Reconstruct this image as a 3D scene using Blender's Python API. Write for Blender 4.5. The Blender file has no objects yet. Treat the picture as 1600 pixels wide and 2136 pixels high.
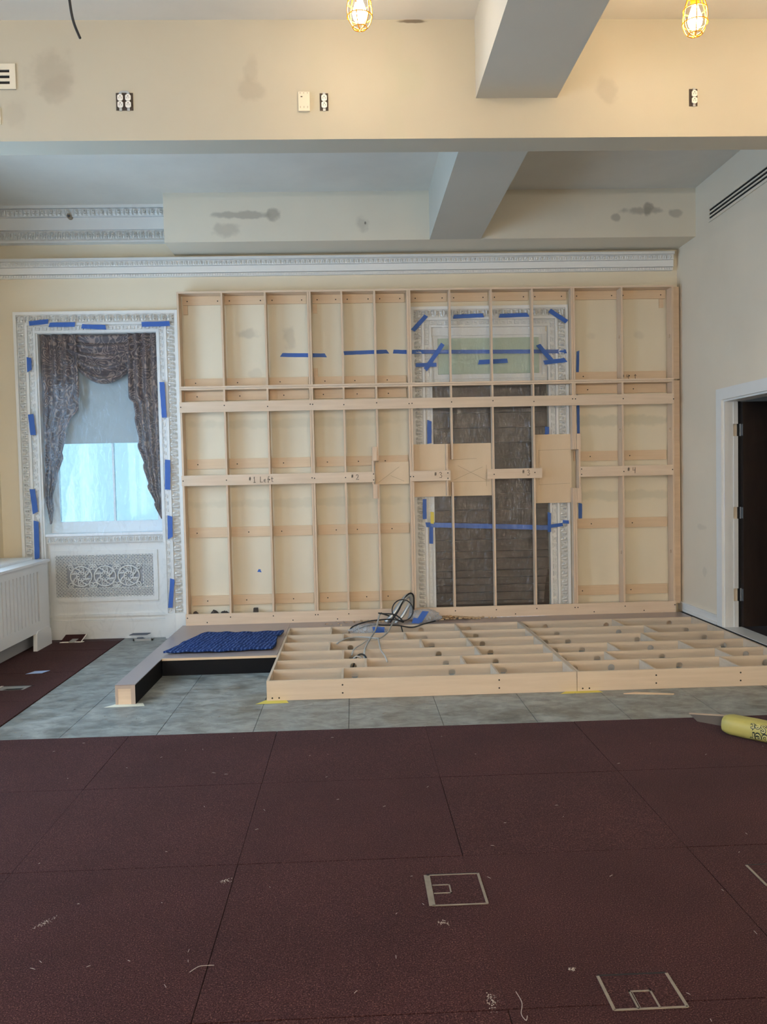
import bpy, bmesh, math, random
from mathutils import Matrix, Vector, noise
random.seed(7)
scn = bpy.context.scene
COL = scn.collection

# ------------------------------------------------------------------ camera
CAM_POS = Vector((0.0, -8.5824, 1.6266))
YAW, PITCH, ROLL, FPX = 0.0366, -0.0430, -0.0218, 1740.0
def make_camera():
    cy, sy, cp, sp = math.cos(YAW), math.sin(YAW), math.cos(PITCH), math.sin(PITCH)
    cr, sr = math.cos(ROLL), math.sin(ROLL)
    fw = Vector((sy*cp, cy*cp, sp)); rt = Vector((cy, -sy, 0)); up = rt.cross(fw)
    r2 = cr*rt + sr*up; u2 = -sr*rt + cr*up
    m = Matrix(((r2.x, u2.x, -fw.x, CAM_POS.x), (r2.y, u2.y, -fw.y, CAM_POS.y), (r2.z, u2.z, -fw.z, CAM_POS.z), (0, 0, 0, 1)))
    cd = bpy.data.cameras.new('camera'); cd.sensor_fit = 'HORIZONTAL'; cd.sensor_width = 36.0
    cd.lens = 36.0*FPX/1600.0; cd.clip_start = 0.05; cd.clip_end = 200
    co = bpy.data.objects.new('camera', cd); COL.objects.link(co); co.matrix_world = m
    scn.camera = co
make_camera()

# ------------------------------------------------------------------ world, lights, exposure
SKY_STRENGTH = 9.5
SKY_COLOR = (0.47, 0.70, 1.0)
BULB_STRENGTH = 118.0
REAR_FILL_STRENGTH = 1080.0
w = bpy.data.worlds.new('sky'); scn.world = w; w.use_nodes = True
bg = w.node_tree.nodes['Background']; bg.inputs[0].default_value = (*SKY_COLOR, 1); bg.inputs[1].default_value = SKY_STRENGTH
scn.view_settings.view_transform = 'Standard'; scn.view_settings.look = 'None'
scn.view_settings.gamma = 1.0; scn.view_settings.use_curve_mapping = False
scn.view_settings.exposure = 0.50
scn.cycles.use_denoising = True
scn.cycles.max_bounces = 7; scn.cycles.diffuse_bounces = 4; scn.cycles.glossy_bounces = 3; scn.cycles.transparent_max_bounces = 10
scn.cycles.use_adaptive_sampling = True; scn.cycles.adaptive_threshold = 0.025
scn.cycles.sample_clamp_indirect = 6.0
LEFT_X, RIGHT_X, BACK_Y, REAR_Y, CEIL_Z = -3.62, 3.459, 0.16, -14.6, 4.406
LWIN = [(-3.0, -1.25), (-6.3, -4.4)]      # daylight windows in the left wall (y ranges)
LWZ = (0.95, 3.0)
for (a, b) in LWIN:                                      # portals that guide the sky light through these windows
    ld = bpy.data.lights.new('window_portal', 'AREA'); ld.shape = 'RECTANGLE'
    ld.size = LWZ[1]-LWZ[0]; ld.size_y = b-a; ld.cycles.is_portal = True
    lo = bpy.data.objects.new('window_portal', ld); COL.objects.link(lo)
    lo.location = (LEFT_X-0.02, (a+b)/2, sum(LWZ)/2); lo.rotation_euler = (0, -math.pi/2, 0)

# ------------------------------------------------------------------ materials
MATS = {}
def nodes_of(name):
    m = bpy.data.materials.new(name); m.use_nodes = True
    nt = m.node_tree; b = nt.nodes['Principled BSDF']
    return m, nt, b
def mat(name, col, rough=0.6, var=0.0, vscale=3.0, stretch=None, bump=0.0, bscale=60.0, metal=0.0, spec=0.5, col2=None, coat=0.0):
    m, nt, b = nodes_of(name); N = nt.nodes; L = nt.links
    b.inputs['Roughness'].default_value = rough; b.inputs['Metallic'].default_value = metal
    b.inputs['Specular IOR Level'].default_value = spec
    if coat: b.inputs['Coat Weight'].default_value = coat
    b.inputs['Base Color'].default_value = (*col, 1)
    geo = N.new('ShaderNodeNewGeometry')
    if var > 0:
        mp = N.new('ShaderNodeMapping'); L.new(geo.outputs['Position'], mp.inputs[0])
        if stretch: mp.inputs['Scale'].default_value = stretch
        nz = N.new('ShaderNodeTexNoise'); nz.inputs['Scale'].default_value = vscale; nz.inputs['Detail'].default_value = 6; nz.inputs['Roughness'].default_value = .6
        L.new(mp.outputs[0], nz.inputs['Vector'])
        cr = N.new('ShaderNodeValToRGB'); cr.color_ramp.elements[0].position = .3; cr.color_ramp.elements[1].position = .7
        c2 = col2 or tuple(c*(1-var) for c in col)
        cr.color_ramp.elements[0].color = (*c2, 1); cr.color_ramp.elements[1].color = (*col, 1)
        L.new(nz.outputs['Fac'], cr.inputs[0]); L.new(cr.outputs[0], b.inputs['Base Color'])
    if bump > 0:
        n2 = N.new('ShaderNodeTexNoise'); n2.inputs['Scale'].default_value = bscale; n2.inputs['Detail'].default_value = 4
        L.new(geo.outputs['Position'], n2.inputs['Vector'])
        bp = N.new('ShaderNodeBump'); bp.inputs['Strength'].default_value = bump; bp.inputs['Distance'].default_value = .01
        L.new(n2.outputs['Fac'], bp.inputs['Height']); L.new(bp.outputs[0], b.inputs['Normal'])
    MATS[name] = m
    return m
def stained(name, col, blobs, rough=.75):
    """paint with repair patches and smudges: blobs = (centre, radii, colour, strength)"""
    m, nt, b = nodes_of(name); N = nt.nodes; L = nt.links
    b.inputs['Roughness'].default_value = rough; b.inputs['Specular IOR Level'].default_value = .25
    geo = N.new('ShaderNodeNewGeometry')
    nz = N.new('ShaderNodeTexNoise'); nz.inputs['Scale'].default_value = 1.3; nz.inputs['Detail'].default_value = 5
    L.new(geo.outputs['Position'], nz.inputs['Vector'])
    cr = N.new('ShaderNodeValToRGB'); cr.color_ramp.elements[0].color = (*[c*.93 for c in col], 1); cr.color_ramp.elements[1].color = (*col, 1)
    cr.color_ramp.elements[0].position = .3; cr.color_ramp.elements[1].position = .7
    L.new(nz.outputs['Fac'], cr.inputs[0]); cur = cr.outputs[0]
    wn = N.new('ShaderNodeTexNoise'); wn.inputs['Scale'].default_value = 9; wn.inputs['Detail'].default_value = 3
    L.new(geo.outputs['Position'], wn.inputs['Vector'])
    for (c, r, bc, st) in blobs:
        mp = N.new('ShaderNodeMapping'); mp.vector_type = 'POINT'
        mp.inputs['Scale'].default_value = tuple(1/q for q in r); mp.inputs['Location'].default_value = tuple(-a/q for a, q in zip(c, r))
        L.new(geo.outputs['Position'], mp.inputs[0])
        ln = N.new('ShaderNodeVectorMath'); ln.operation = 'LENGTH'; L.new(mp.outputs[0], ln.inputs[0])
        ad = N.new('ShaderNodeMath'); ad.operation = 'MULTIPLY_ADD'; ad.inputs[1].default_value = 1.6; L.new(wn.outputs['Fac'], ad.inputs[0]); L.new(ln.outputs['Value'], ad.inputs[2])
        mr = N.new('ShaderNodeMapRange'); mr.interpolation_type = 'SMOOTHSTEP'
        mr.inputs['From Min'].default_value = 1.35; mr.inputs['From Max'].default_value = 1.95
        mr.inputs['To Min'].default_value = st; mr.inputs['To Max'].default_value = 0
        L.new(ad.outputs[0], mr.inputs['Value'])
        mx = N.new('ShaderNodeMix'); mx.data_type = 'RGBA'; L.new(mr.outputs[0], mx.inputs[0])
        L.new(cur, mx.inputs[6]); mx.inputs[7].default_value = (*bc, 1); cur = mx.outputs[2]
    L.new(cur, b.inputs['Base Color'])
    n2 = N.new('ShaderNodeTexNoise'); n2.inputs['Scale'].default_value = 90
    L.new(geo.outputs['Position'], n2.inputs['Vector'])
    bp = N.new('ShaderNodeBump'); bp.inputs['Strength'].default_value = .06; bp.inputs['Distance'].default_value = .004
    L.new(n2.outputs['Fac'], bp.inputs['Height']); L.new(bp.outputs[0], b.inputs['Normal'])
    MATS[name] = m
    return m
CREAM = (.80, .71, .545)
mat('cream', CREAM, .75, .05, 1.5, bump=.05, bscale=80, spec=.25)
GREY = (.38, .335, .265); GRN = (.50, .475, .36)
stained('cream_beam_shaded', (.54, .495, .39), [  # same cream paint, darkened in the colour to offset strong rear light
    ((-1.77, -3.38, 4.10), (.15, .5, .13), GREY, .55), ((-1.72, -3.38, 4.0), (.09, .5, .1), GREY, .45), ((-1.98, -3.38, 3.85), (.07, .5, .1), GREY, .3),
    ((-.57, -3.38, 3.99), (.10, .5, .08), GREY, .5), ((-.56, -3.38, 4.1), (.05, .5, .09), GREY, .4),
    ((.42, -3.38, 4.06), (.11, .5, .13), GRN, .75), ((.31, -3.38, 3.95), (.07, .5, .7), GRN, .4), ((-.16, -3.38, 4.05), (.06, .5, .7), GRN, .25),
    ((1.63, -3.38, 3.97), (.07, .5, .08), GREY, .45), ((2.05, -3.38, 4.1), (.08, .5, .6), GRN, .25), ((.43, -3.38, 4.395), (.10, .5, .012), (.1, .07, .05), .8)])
stained('cream_wall_beam', (.82, .74, .595), [
    ((-1.0, -.325, 4.19), (.30, .5, .04), GREY, .6), ((-.71, -.325, 4.19), (.07, .5, .07), GREY, .7), ((-1.17, -.325, 4.05), (.16, .5, .07), GREY, .4),
    ((.16, -.325, 4.09), (.07, .5, .08), GREY, .35), ((.185, -.325, 4.10), (.014, .5, .022), (.12, .09, .07), .8),
    ((2.95, -.325, 4.19), (.22, .5, .04), GREY, .6), ((2.98, -.325, 4.2), (.06, .5, .07), GREY, .8), ((2.66, -.325, 4.12), (.05, .5, .04), GREY, .6), ((3.27, -.325, 4.16), (.07, .5, .04), GREY, .5),
    ((2.1, -.325, 4.2), (.3, .5, .12), (.74, .68, .56), .5)])
stained('cream_back', CREAM, [
    ((-1.05, .16, 3.12), (.11, .5, .06), GREY, .35), ((-.62, .16, 3.06), (.08, .5, .12), GREY, .3), ((-.98, .16, 2.72), (.08, .5, .06), GREY, .2),
    ((2.55, .16, 3.05), (.06, .5, .04), GREY, .15), ((3.05, .16, 3.05), (.07, .5, .05), GREY, .18),
    ((2.8, .16, 2.16), (.9, .5, .06), GRN, .4), ((2.8, .16, 1.37), (.9, .5, .06), GRN, .35), ((-.6, .16, 1.37), (1.6, .5, .05), GRN, .25), ((-.6, .16, 2.2), (1.6, .5, .05), GRN, .25)])
stained('right_paint', (.83, .72, .565), [((3.459, -.42, 1.05), (.5, .12, .03), GREY, .2), ((3.459, -.5, .62), (.5, .06, .05), GREY, .2)])
mat('beam_paint_shaded', (.60, .565, .48), .75, .05, 1.5, bump=.05, bscale=80, spec=.25)  # same cream paint, soffit shade put into the colour
mat('birch_platform', (.68, .55, .415), .5, .16, 2.2, (1, 6, 14), bump=.02, col2=(.60, .475, .345))
mat('ceiling_paint', (.80, .75, .66), .8, .12, 1.2, bump=.05, spec=.2)
mat('white_trim', (.80, .79, .755), .45, .03, 4)
mat('white_gloss', (.86, .87, .88), .3, .02, 4)
mat('radiator_dark', (.10, .11, .13), .7)
mat('birch', (.73, .565, .415), .5, .16, 2.2, (1, 6, 14), bump=.02, col2=(.65, .49, .345))
mat('birch_stud', (.71, .53, .375), .5, .2, 2.0, (14, 6, 1), col2=(.62, .45, .305))
mat('birch_panel', (.72, .555, .375), .5, .1, 1.5, (3, 3, 1.0), col2=(.67, .505, .33))
mat('cleat_wood', (.72, .545, .365), .5, .12, 2.2, (1, 6, 18), col2=(.66, .485, .315))
mat('pencil', (.06, .045, .04), .7)
mat('pencil_line', (.40, .29, .19), .7)
mat('screw_hole', (.025, .02, .018), .8)
mat('laminate', (.32, .26, .245), .28, .06, 2)
mat('fascia_black', (.0035, .004, .006), .6, spec=.15)
mat('slab_base', (.06, .06, .055), .9)
mat('box_metal', (.42, .42, .40), .4, metal=.6)
mat('box_trim', (.26, .225, .18), .5, .3, 20)
mat('dark_gap', (.008, .007, .007), .9)
mat('tape_blue', (.030, .115, .43), .55, .08, 30)
mat('tape_yellow', (.70, .58, .10), .6)
mat('tape_white', (.80, .78, .62), .6)
mat('paper_blue', (.40, .55, .85), .6)
mat('roller_shade', (.36, .44, .47), .8)
mat('sash_white', (.75, .82, .86), .4)
mat('recess_shade_grey', (.30, .31, .33), .7)  # shade behind lattice and radiator slats put into this grey
mat('green_sheet', (.46, .55, .42), .5, .08, 3)
mat('plank_dark', (.056, .034, .022), .45, .45, 3, (2, 1, 18), col2=(.026, .016, .011))
mat('door_dark', (.035, .024, .019), .4, .3, 4, (6, 6, 1))
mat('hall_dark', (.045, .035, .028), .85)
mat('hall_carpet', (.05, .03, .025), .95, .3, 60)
mat('hinge_metal', (.20, .21, .22), .45, metal=.5)
mat('cable_black', (.012, .012, .014), .5)
mat('cable_grey', (.42, .42, .40), .5)
mat('conduit', (.52, .54, .54), .35, metal=.6)
mat('chips', (.72, .50, .29), .7, .4, 80)
mat('plastic_white', (.78, .70, .55), .4)
mat('outlet_white', (.88, .84, .76), .35)
mat('outlet_box', (.05, .035, .025), .7)
mat('guard_yellow', (.95, .40, .01), .35)
mat('bag_yellow', (.47, .42, .12), .5, .12, 6)
mat('bag_text', (.60, .55, .22), .5)
mat('bag_outline', (.02, .03, .02), .5)
mat('board_dark', (.10, .09, .085), .5)
mat('board_edge', (.42, .33, .25), .6)
mat('debris_white', (.34, .30, .27), .8)
mat('brass', (.35, .28, .2), .4, metal=.5)
def ply_edge():
    m, nt, b = nodes_of('ply_edge'); N = nt.nodes; L = nt.links
    b.inputs['Roughness'].default_value = .6
    b.inputs['Base Color'].default_value = (.44, .35, .285, 1)
    MATS['ply_edge'] = m
ply_edge()
def slab_mat():
    m, nt, b = nodes_of('slab'); N = nt.nodes; L = nt.links
    geo = N.new('ShaderNodeNewGeometry')
    def nz(sc, det, st, dist=0.):
        mp = N.new('ShaderNodeMapping'); mp.inputs['Scale'].default_value = st; L.new(geo.outputs['Position'], mp.inputs[0])
        n = N.new('ShaderNodeTexNoise'); n.inputs['Scale'].default_value = sc; n.inputs['Detail'].default_value = det; n.inputs['Roughness'].default_value = .65; n.inputs['Distortion'].default_value = dist; L.new(mp.outputs[0], n.inputs['Vector']); return n
    a = nz(3.2, 7, (1, 1, 1), .6); c = nz(9, 8, (.8, 1.15, 1), .5); d = nz(60, 3, (1, 1, 1))
    mx = N.new('ShaderNodeMath'); mx.operation = 'ADD'; L.new(a.outputs['Fac'], mx.inputs[0]); L.new(c.outputs['Fac'], mx.inputs[1])
    cr = N.new('ShaderNodeValToRGB'); e = cr.color_ramp.elements
    e[0].position = .40; e[0].color = (.125, .13, .115, 1); e[1].position = .62; e[1].color = (.36, .375, .345, 1)
    q = e.new(.50); q.color = (.235, .245, .225, 1)
    hf = N.new('ShaderNodeMath'); hf.operation = 'MULTIPLY'; hf.inputs[1].default_value = .5; L.new(mx.outputs[0], hf.inputs[0]); L.new(hf.outputs[0], cr.inputs[0])
    # pale paint flecks
    fr = N.new('ShaderNodeMapRange'); fr.inputs['From Min'].default_value = .70; fr.inputs['From Max'].default_value = .74; L.new(d.outputs['Fac'], fr.inputs['Value'])
    mm = N.new('ShaderNodeMix'); mm.data_type = 'RGBA'; L.new(fr.outputs[0], mm.inputs[0]); L.new(cr.outputs[0], mm.inputs[6]); mm.inputs[7].default_value = (.5, .5, .46, 1)
    L.new(mm.outputs[2], b.inputs['Base Color'])
    rr = N.new('ShaderNodeMapRange'); rr.inputs['From Min'].default_value = .35; rr.inputs['From Max'].default_value = .65; rr.inputs['To Min'].default_value = .32; rr.inputs['To Max'].default_value = .6; L.new(a.outputs['Fac'], rr.inputs['Value']); L.new(rr.outputs[0], b.inputs['Roughness'])
    bp = N.new('ShaderNodeBump'); bp.inputs['Strength'].default_value = .2; bp.inputs['Distance'].default_value = .006; L.new(c.outputs['Fac'], bp.inputs['Height']); L.new(bp.outputs[0], b.inputs['Normal'])
    MATS['slab'] = m
slab_mat()
def carpet_mat():
    m, nt, b = nodes_of('carpet'); N = nt.nodes; L = nt.links
    b.inputs['Roughness'].default_value = .95; b.inputs['Specular IOR Level'].default_value = .1
    b.inputs['Sheen Weight'].default_value = .085; b.inputs['Sheen Roughness'].default_value = .45; b.inputs['Sheen Tint'].default_value = (.75, .5, .52, 1)
    geo = N.new('ShaderNodeNewGeometry')
    n1 = N.new('ShaderNodeTexNoise'); n1.inputs['Scale'].default_value = 210; n1.inputs['Detail'].default_value = 2
    n3 = N.new('ShaderNodeTexNoise'); n3.inputs['Scale'].default_value = 2.2; n3.inputs['Detail'].default_value = 4
    for n in (n1, n3): L.new(geo.outputs['Position'], n.inputs['Vector'])
    cr = N.new('ShaderNodeValToRGB'); e = cr.color_ramp.elements
    e[0].position = .36; e[0].color = (.019, .0062, .0064, 1); e[1].position = .60; e[1].color = (.058, .022, .023, 1)
    q = e.new(.72); q.color = (.15, .075, .055, 1)
    L.new(n1.outputs['Fac'], cr.inputs[0])
    mr = N.new('ShaderNodeMapRange'); mr.inputs['From Min'].default_value = .3; mr.inputs['From Max'].default_value = .7; mr.inputs['To Min'].default_value = .85; mr.inputs['To Max'].default_value = 1.15
    L.new(n3.outputs['Fac'], mr.inputs['Value'])
    mx = N.new('ShaderNodeVectorMath'); mx.operation = 'SCALE'; L.new(cr.outputs[0], mx.inputs[0]); L.new(mr.outputs[0], mx.inputs['Scale'])
    L.new(mx.outputs[0], b.inputs['Base Color'])
    bp = N.new('ShaderNodeBump'); bp.inputs['Strength'].default_value = .6; bp.inputs['Distance'].default_value = .004
    L.new(n1.outputs['Fac'], bp.inputs['Height']); L.new(bp.outputs[0], b.inputs['Normal'])
    MATS['carpet'] = m
carpet_mat()
def damask():
    m, nt, b = nodes_of('damask'); N = nt.nodes; L = nt.links
    b.inputs['Roughness'].default_value = .45; b.inputs['Sheen Weight'].default_value = .15
    geo = N.new('ShaderNodeNewGeometry')
    wp = N.new('ShaderNodeTexNoise'); wp.inputs['Scale'].default_value = 5.5; wp.inputs['Detail'].default_value = 1
    L.new(geo.outputs['Position'], wp.inputs['Vector'])
    sc = N.new('ShaderNodeVectorMath'); sc.operation = 'MULTIPLY_ADD'; sc.inputs[1].default_value = (.34, .34, .34); L.new(wp.outputs['Color'], sc.inputs[0]); L.new(geo.outputs['Position'], sc.inputs[2])
    vo = N.new('ShaderNodeTexVoronoi'); vo.feature = 'F1'; vo.inputs['Scale'].default_value = 8.5; L.new(sc.outputs[0], vo.inputs['Vector'])
    mu = N.new('ShaderNodeMath'); mu.operation = 'MULTIPLY'; mu.inputs[1].default_value = 24; L.new(vo.outputs['Distance'], mu.inputs[0])
    si = N.new('ShaderNodeMath'); si.operation = 'SINE'; L.new(mu.outputs[0], si.inputs[0])
    n2 = N.new('ShaderNodeTexNoise'); n2.inputs['Scale'].default_value = 16; n2.inputs['Detail'].default_value = 2; L.new(geo.outputs['Position'], n2.inputs['Vector'])
    ad = N.new('ShaderNodeMath'); ad.operation = 'MULTIPLY_ADD'; ad.inputs[1].default_value = 2.4; L.new(n2.outputs['Fac'], ad.inputs[0]); L.new(si.outputs[0], ad.inputs[2])
    cr = N.new('ShaderNodeValToRGB'); e = cr.color_ramp.elements
    e[0].position = .55; e[0].color = (.040, .021, .026, 1); e[1].position = .78; e[1].color = (.24, .165, .135, 1)
    dv = N.new('ShaderNodeMath'); dv.operation = 'MULTIPLY'; dv.inputs[1].default_value = .38; L.new(ad.outputs[0], dv.inputs[0])
    L.new(dv.outputs[0], cr.inputs[0]); L.new(cr.outputs[0], b.inputs['Base Color'])
    MATS['damask'] = m
damask()
def film(name, milk, gloss, tint=(.93, .96, 1.0), wr=14, bump=.5):
    m, nt, b = nodes_of(name); N = nt.nodes; L = nt.links
    out = N['Material Output']; N.remove(b)
    geo = N.new('ShaderNodeNewGeometry')
    mp = N.new('ShaderNodeMapping'); mp.inputs['Scale'].default_value = (1, 1, .45); mp.inputs['Rotation'].default_value = (0, .6, 0); L.new(geo.outputs['Position'], mp.inputs[0])
    nz = N.new('ShaderNodeTexNoise'); nz.inputs['Scale'].default_value = wr; nz.inputs['Detail'].default_value = 4; nz.inputs['Distortion'].default_value = 1.0
    L.new(mp.outputs[0], nz.inputs['Vector'])
    bp = N.new('ShaderNodeBump'); bp.inputs['Strength'].default_value = bump; bp.inputs['Distance'].default_value = .03; L.new(nz.outputs['Fac'], bp.inputs['Height'])
    tr = N.new('ShaderNodeBsdfTransparent'); tr.inputs[0].default_value = (.97, .98, .99, 1)
    tl = N.new('ShaderNodeBsdfTranslucent'); tl.inputs[0].default_value = (*tint, 1)
    df = N.new('ShaderNodeBsdfDiffuse'); df.inputs[0].default_value = (*tint, 1)
    a = N.new('ShaderNodeMixShader'); a.inputs[0].default_value = .5; L.new(tl.outputs[0], a.inputs[1]); L.new(df.outputs[0], a.inputs[2])
    rd = N.new('ShaderNodeTexNoise'); rd.inputs['Scale'].default_value = wr*.45; rd.inputs['Detail'].default_value = 3; rd.inputs['Distortion'].default_value = .8; L.new(mp.outputs[0], rd.inputs['Vector'])
    r1_ = N.new('ShaderNodeMath'); r1_.operation = 'SUBTRACT'; r1_.inputs[1].default_value = .5; L.new(rd.outputs['Fac'], r1_.inputs[0])
    r2_ = N.new('ShaderNodeMath'); r2_.operation = 'ABSOLUTE'; L.new(r1_.outputs[0], r2_.inputs[0])
    cz = N.new('ShaderNodeMapRange'); cz.inputs['From Min'].default_value = 0; cz.inputs['From Max'].default_value = .022; cz.inputs['To Min'].default_value = milk*2.0; cz.inputs['To Max'].default_value = milk*.85; L.new(r2_.outputs[0], cz.inputs['Value'])
    mk = N.new('ShaderNodeMixShader'); L.new(cz.outputs[0], mk.inputs[0]); L.new(tr.outputs[0], mk.inputs[1]); L.new(a.outputs[0], mk.inputs[2])
    gl = N.new('ShaderNodeBsdfGlossy'); gl.inputs['Roughness'].default_value = .12; L.new(bp.outputs[0], gl.inputs['Normal'])
    g = N.new('ShaderNodeMixShader'); g.inputs[0].default_value = gloss; L.new(mk.outputs[0], g.inputs[1]); L.new(gl.outputs[0], g.inputs[2])
    L.new(g.outputs[0], out.inputs[0]); MATS[name] = m
film('film_window', .055, .03, bump=.25)
film('film_niche', .022, .075, (1, .95, .88), wr=22, bump=1.0)
film('film_bag', .30, .12, wr=40, bump=.9)
def glass(name, tint):
    m, nt, b = nodes_of(name); N = nt.nodes; L = nt.links; out = N['Material Output']; N.remove(b)
    tr = N.new('ShaderNodeBsdfTransparent'); tr.inputs[0].default_value = (*tint, 1)
    gl = N.new('ShaderNodeBsdfGlossy'); gl.inputs['Roughness'].default_value = .03
    mx = N.new('ShaderNodeMixShader'); mx.inputs[0].default_value = .04
    L.new(tr.outputs[0], mx.inputs[1]); L.new(gl.outputs[0], mx.inputs[2]); L.new(mx.outputs[0], out.inputs[0]); MATS[name] = m
glass('glass_clear', (.95, .97, .97))
glass('glass_dimmed', (.275, .31, .295))  # tint added to dim the sky seen through the far window
def emis(name, col, s):
    m, nt, b = nodes_of(name); b.inputs['Base Color'].default_value = (*col, 1)
    b.inputs['Emission Color'].default_value = (*col, 1); b.inputs['Emission Strength'].default_value = s; MATS[name] = m
emis('bulb_glow', (1.0, .79, .53), BULB_STRENGTH)
emis('fill_glow_rear', (1.0, .925, .82), REAR_FILL_STRENGTH)  # glow of the added fill lights behind the viewer
def quilt():
    m, nt, b = nodes_of('quilt'); N = nt.nodes; L = nt.links
    b.inputs['Roughness'].default_value = .9; b.inputs['Specular IOR Level'].default_value = .1
    geo = N.new('ShaderNodeNewGeometry')
    mp = N.new('ShaderNodeMapping'); mp.inputs['Rotation'].default_value = (0, 0, .12); L.new(geo.outputs['Position'], mp.inputs[0])
    wv = N.new('ShaderNodeTexWave'); wv.inputs['Scale'].default_value = 9; wv.inputs['Distortion'].default_value = 3.5; wv.inputs['Detail'].default_value = 2; wv.inputs['Detail Scale'].default_value = 3
    L.new(mp.outputs[0], wv.inputs['Vector'])
    nz = N.new('ShaderNodeTexNoise'); nz.inputs['Scale'].default_value = 45; L.new(geo.outputs['Position'], nz.inputs['Vector'])
    ml = N.new('ShaderNodeMath'); ml.operation = 'MULTIPLY'; L.new(wv.outputs['Fac'], ml.inputs[0]); L.new(nz.outputs['Fac'], ml.inputs[1])
    cr = N.new('ShaderNodeValToRGB'); e = cr.color_ramp.elements
    e[0].position = .25; e[0].color = (.014, .036, .13, 1); e[1].position = .60; e[1].color = (.085, .14, .33, 1)
    L.new(ml.outputs[0], cr.inputs[0]); L.new(cr.outputs[0], b.inputs['Base Color'])
    bp = N.new('ShaderNodeBump'); bp.inputs['Strength'].default_value = .8; bp.inputs['Distance'].default_value = .01; L.new(ml.outputs[0], bp.inputs['Height']); L.new(bp.outputs[0], b.inputs['Normal'])
    MATS['quilt'] = m
quilt()

# ------------------------------------------------------------------ mesh helpers
class MB:
    def __init__(s): s.v = []; s.f = []
    def add(s, v, f):
        o = len(s.v); s.v += [tuple(p) for p in v]; s.f += [tuple(i+o for i in q) for q in f]; return s
    def box(s, x0, x1, y0, y1, z0, z1):
        v = [(x, y, z) for z in (z0, z1) for y in (y0, y1) for x in (x0, x1)]
        return s.add(v, [(0, 2, 3, 1), (4, 5, 7, 6), (0, 1, 5, 4), (2, 6, 7, 3), (0, 4, 6, 2), (1, 3, 7, 5)])
    def prism(s, pts, y0, y1, axis='y'):
        """closed outline (a,b) extruded along axis"""
        n = len(pts)
        P = {'y': lambda a, b, t: (a, t, b), 'x': lambda a, b, t: (t, a, b), 'z': lambda a, b, t: (a, b, t)}[axis]
        v = [P(a, b, y0) for a, b in pts]+[P(a, b, y1) for a, b in pts]
        f = [tuple(range(n)), tuple(range(2*n-1, n-1, -1))]+[(i, n+i, n+(i+1) % n, (i+1) % n) for i in range(n)]
        return s.add(v, f)
    def tube(s, pts, r, n=8, closed=False):
        pts = [Vector(p) for p in pts]; m = len(pts); v = []; up = Vector((0, 0, 1)); prev = None
        for i, p in enumerate(pts):
            a = pts[(i-1) % m] if (closed or i > 0) else p; b = pts[(i+1) % m] if (closed or i < m-1) else p
            t = (b-a).normalized()
            if prev is None:
                u = t.cross(up) if abs(t.dot(up)) < .95 else t.cross(Vector((1, 0, 0)))
            else: u = prev-t*prev.dot(t)
            u.normalize(); prev = u; q = t.cross(u); rr = r[i] if isinstance(r, (list, tuple)) else r
            v += [p+rr*(math.cos(2*math.pi*k/n)*u+math.sin(2*math.pi*k/n)*q) for k in range(n)]
        f = []
        for i in range(m if closed else m-1):
            j = (i+1) % m
            f += [(i*n+k, i*n+(k+1) % n, j*n+(k+1) % n, j*n+k) for k in range(n)]
        if not closed: f += [tuple(range(n-1, -1, -1)), tuple(range((m-1)*n, m*n))]
        return s.add(v, f)
    def mesh(s, name):
        me = bpy.data.meshes.new(name); me.from_pydata(s.v, [], s.f); me.update()
        bm = bmesh.new(); bm.from_mesh(me); bmesh.ops.recalc_face_normals(bm, faces=bm.faces); bm.to_mesh(me); bm.free()
        return me
    def build(s, name, m, parent=None, smooth=False):
        return link(name, s.mesh(name), m, parent, smooth)
def link(name, me, m, parent=None, smooth=False):
    if not me.materials: me.materials.append(MATS[m])
    if smooth:
        for p in me.polygons: p.use_smooth = True
    o = bpy.data.objects.new(name, me); COL.objects.link(o)
    if parent is not None: attach(o, parent)
    return o
def world_of(p):
    m = Matrix.Translation(p.location)
    return world_of(p.parent) @ p.matrix_parent_inverse @ p.matrix_basis if p.parent else p.matrix_basis.copy()
def attach(o, parent):
    o.parent = parent; o.matrix_parent_inverse = world_of(parent).inverted()
def tag(o, label, cat, group=None):
    o['label'] = label; o['category'] = cat
    if group: o['group'] = group
    return o
def thing(name, label, cat, loc, group=None):
    o = bpy.data.objects.new(name, None); o.empty_display_size = .1; COL.objects.link(o); o.location = loc
    return tag(o, label, cat, group)
def struct(o, label=None):
    o['kind'] = 'structure'
    if label: o['label'] = label
    return o
def sempty(name, label, loc):
    o = bpy.data.objects.new(name, None); COL.objects.link(o); o.location = loc
    return struct(o, label)
def inst(name, me, parent, loc, rot=(0, 0, 0), scale=(1, 1, 1)):
    o = bpy.data.objects.new(name, me); COL.objects.link(o)
    o.location = loc; o.rotation_euler = rot; o.scale = scale
    attach(o, parent); return o
def B(*a): return MB().box(*a)
def smooth_pts(pts, k=6):
    """Catmull-Rom through points"""
    P = [Vector(p) for p in pts]; out = []
    for i in range(len(P)-1):
        a = P[max(i-1, 0)]; b = P[i]; c = P[i+1]; d = P[min(i+2, len(P)-1)]
        for j in range(k):
            t = j/k
            out.append(.5*((2*b)+(c-a)*t+(2*a-5*b+4*c-d)*t*t+(3*b-a-3*c+d)*t**3))
    out.append(P[-1]); return out
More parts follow.
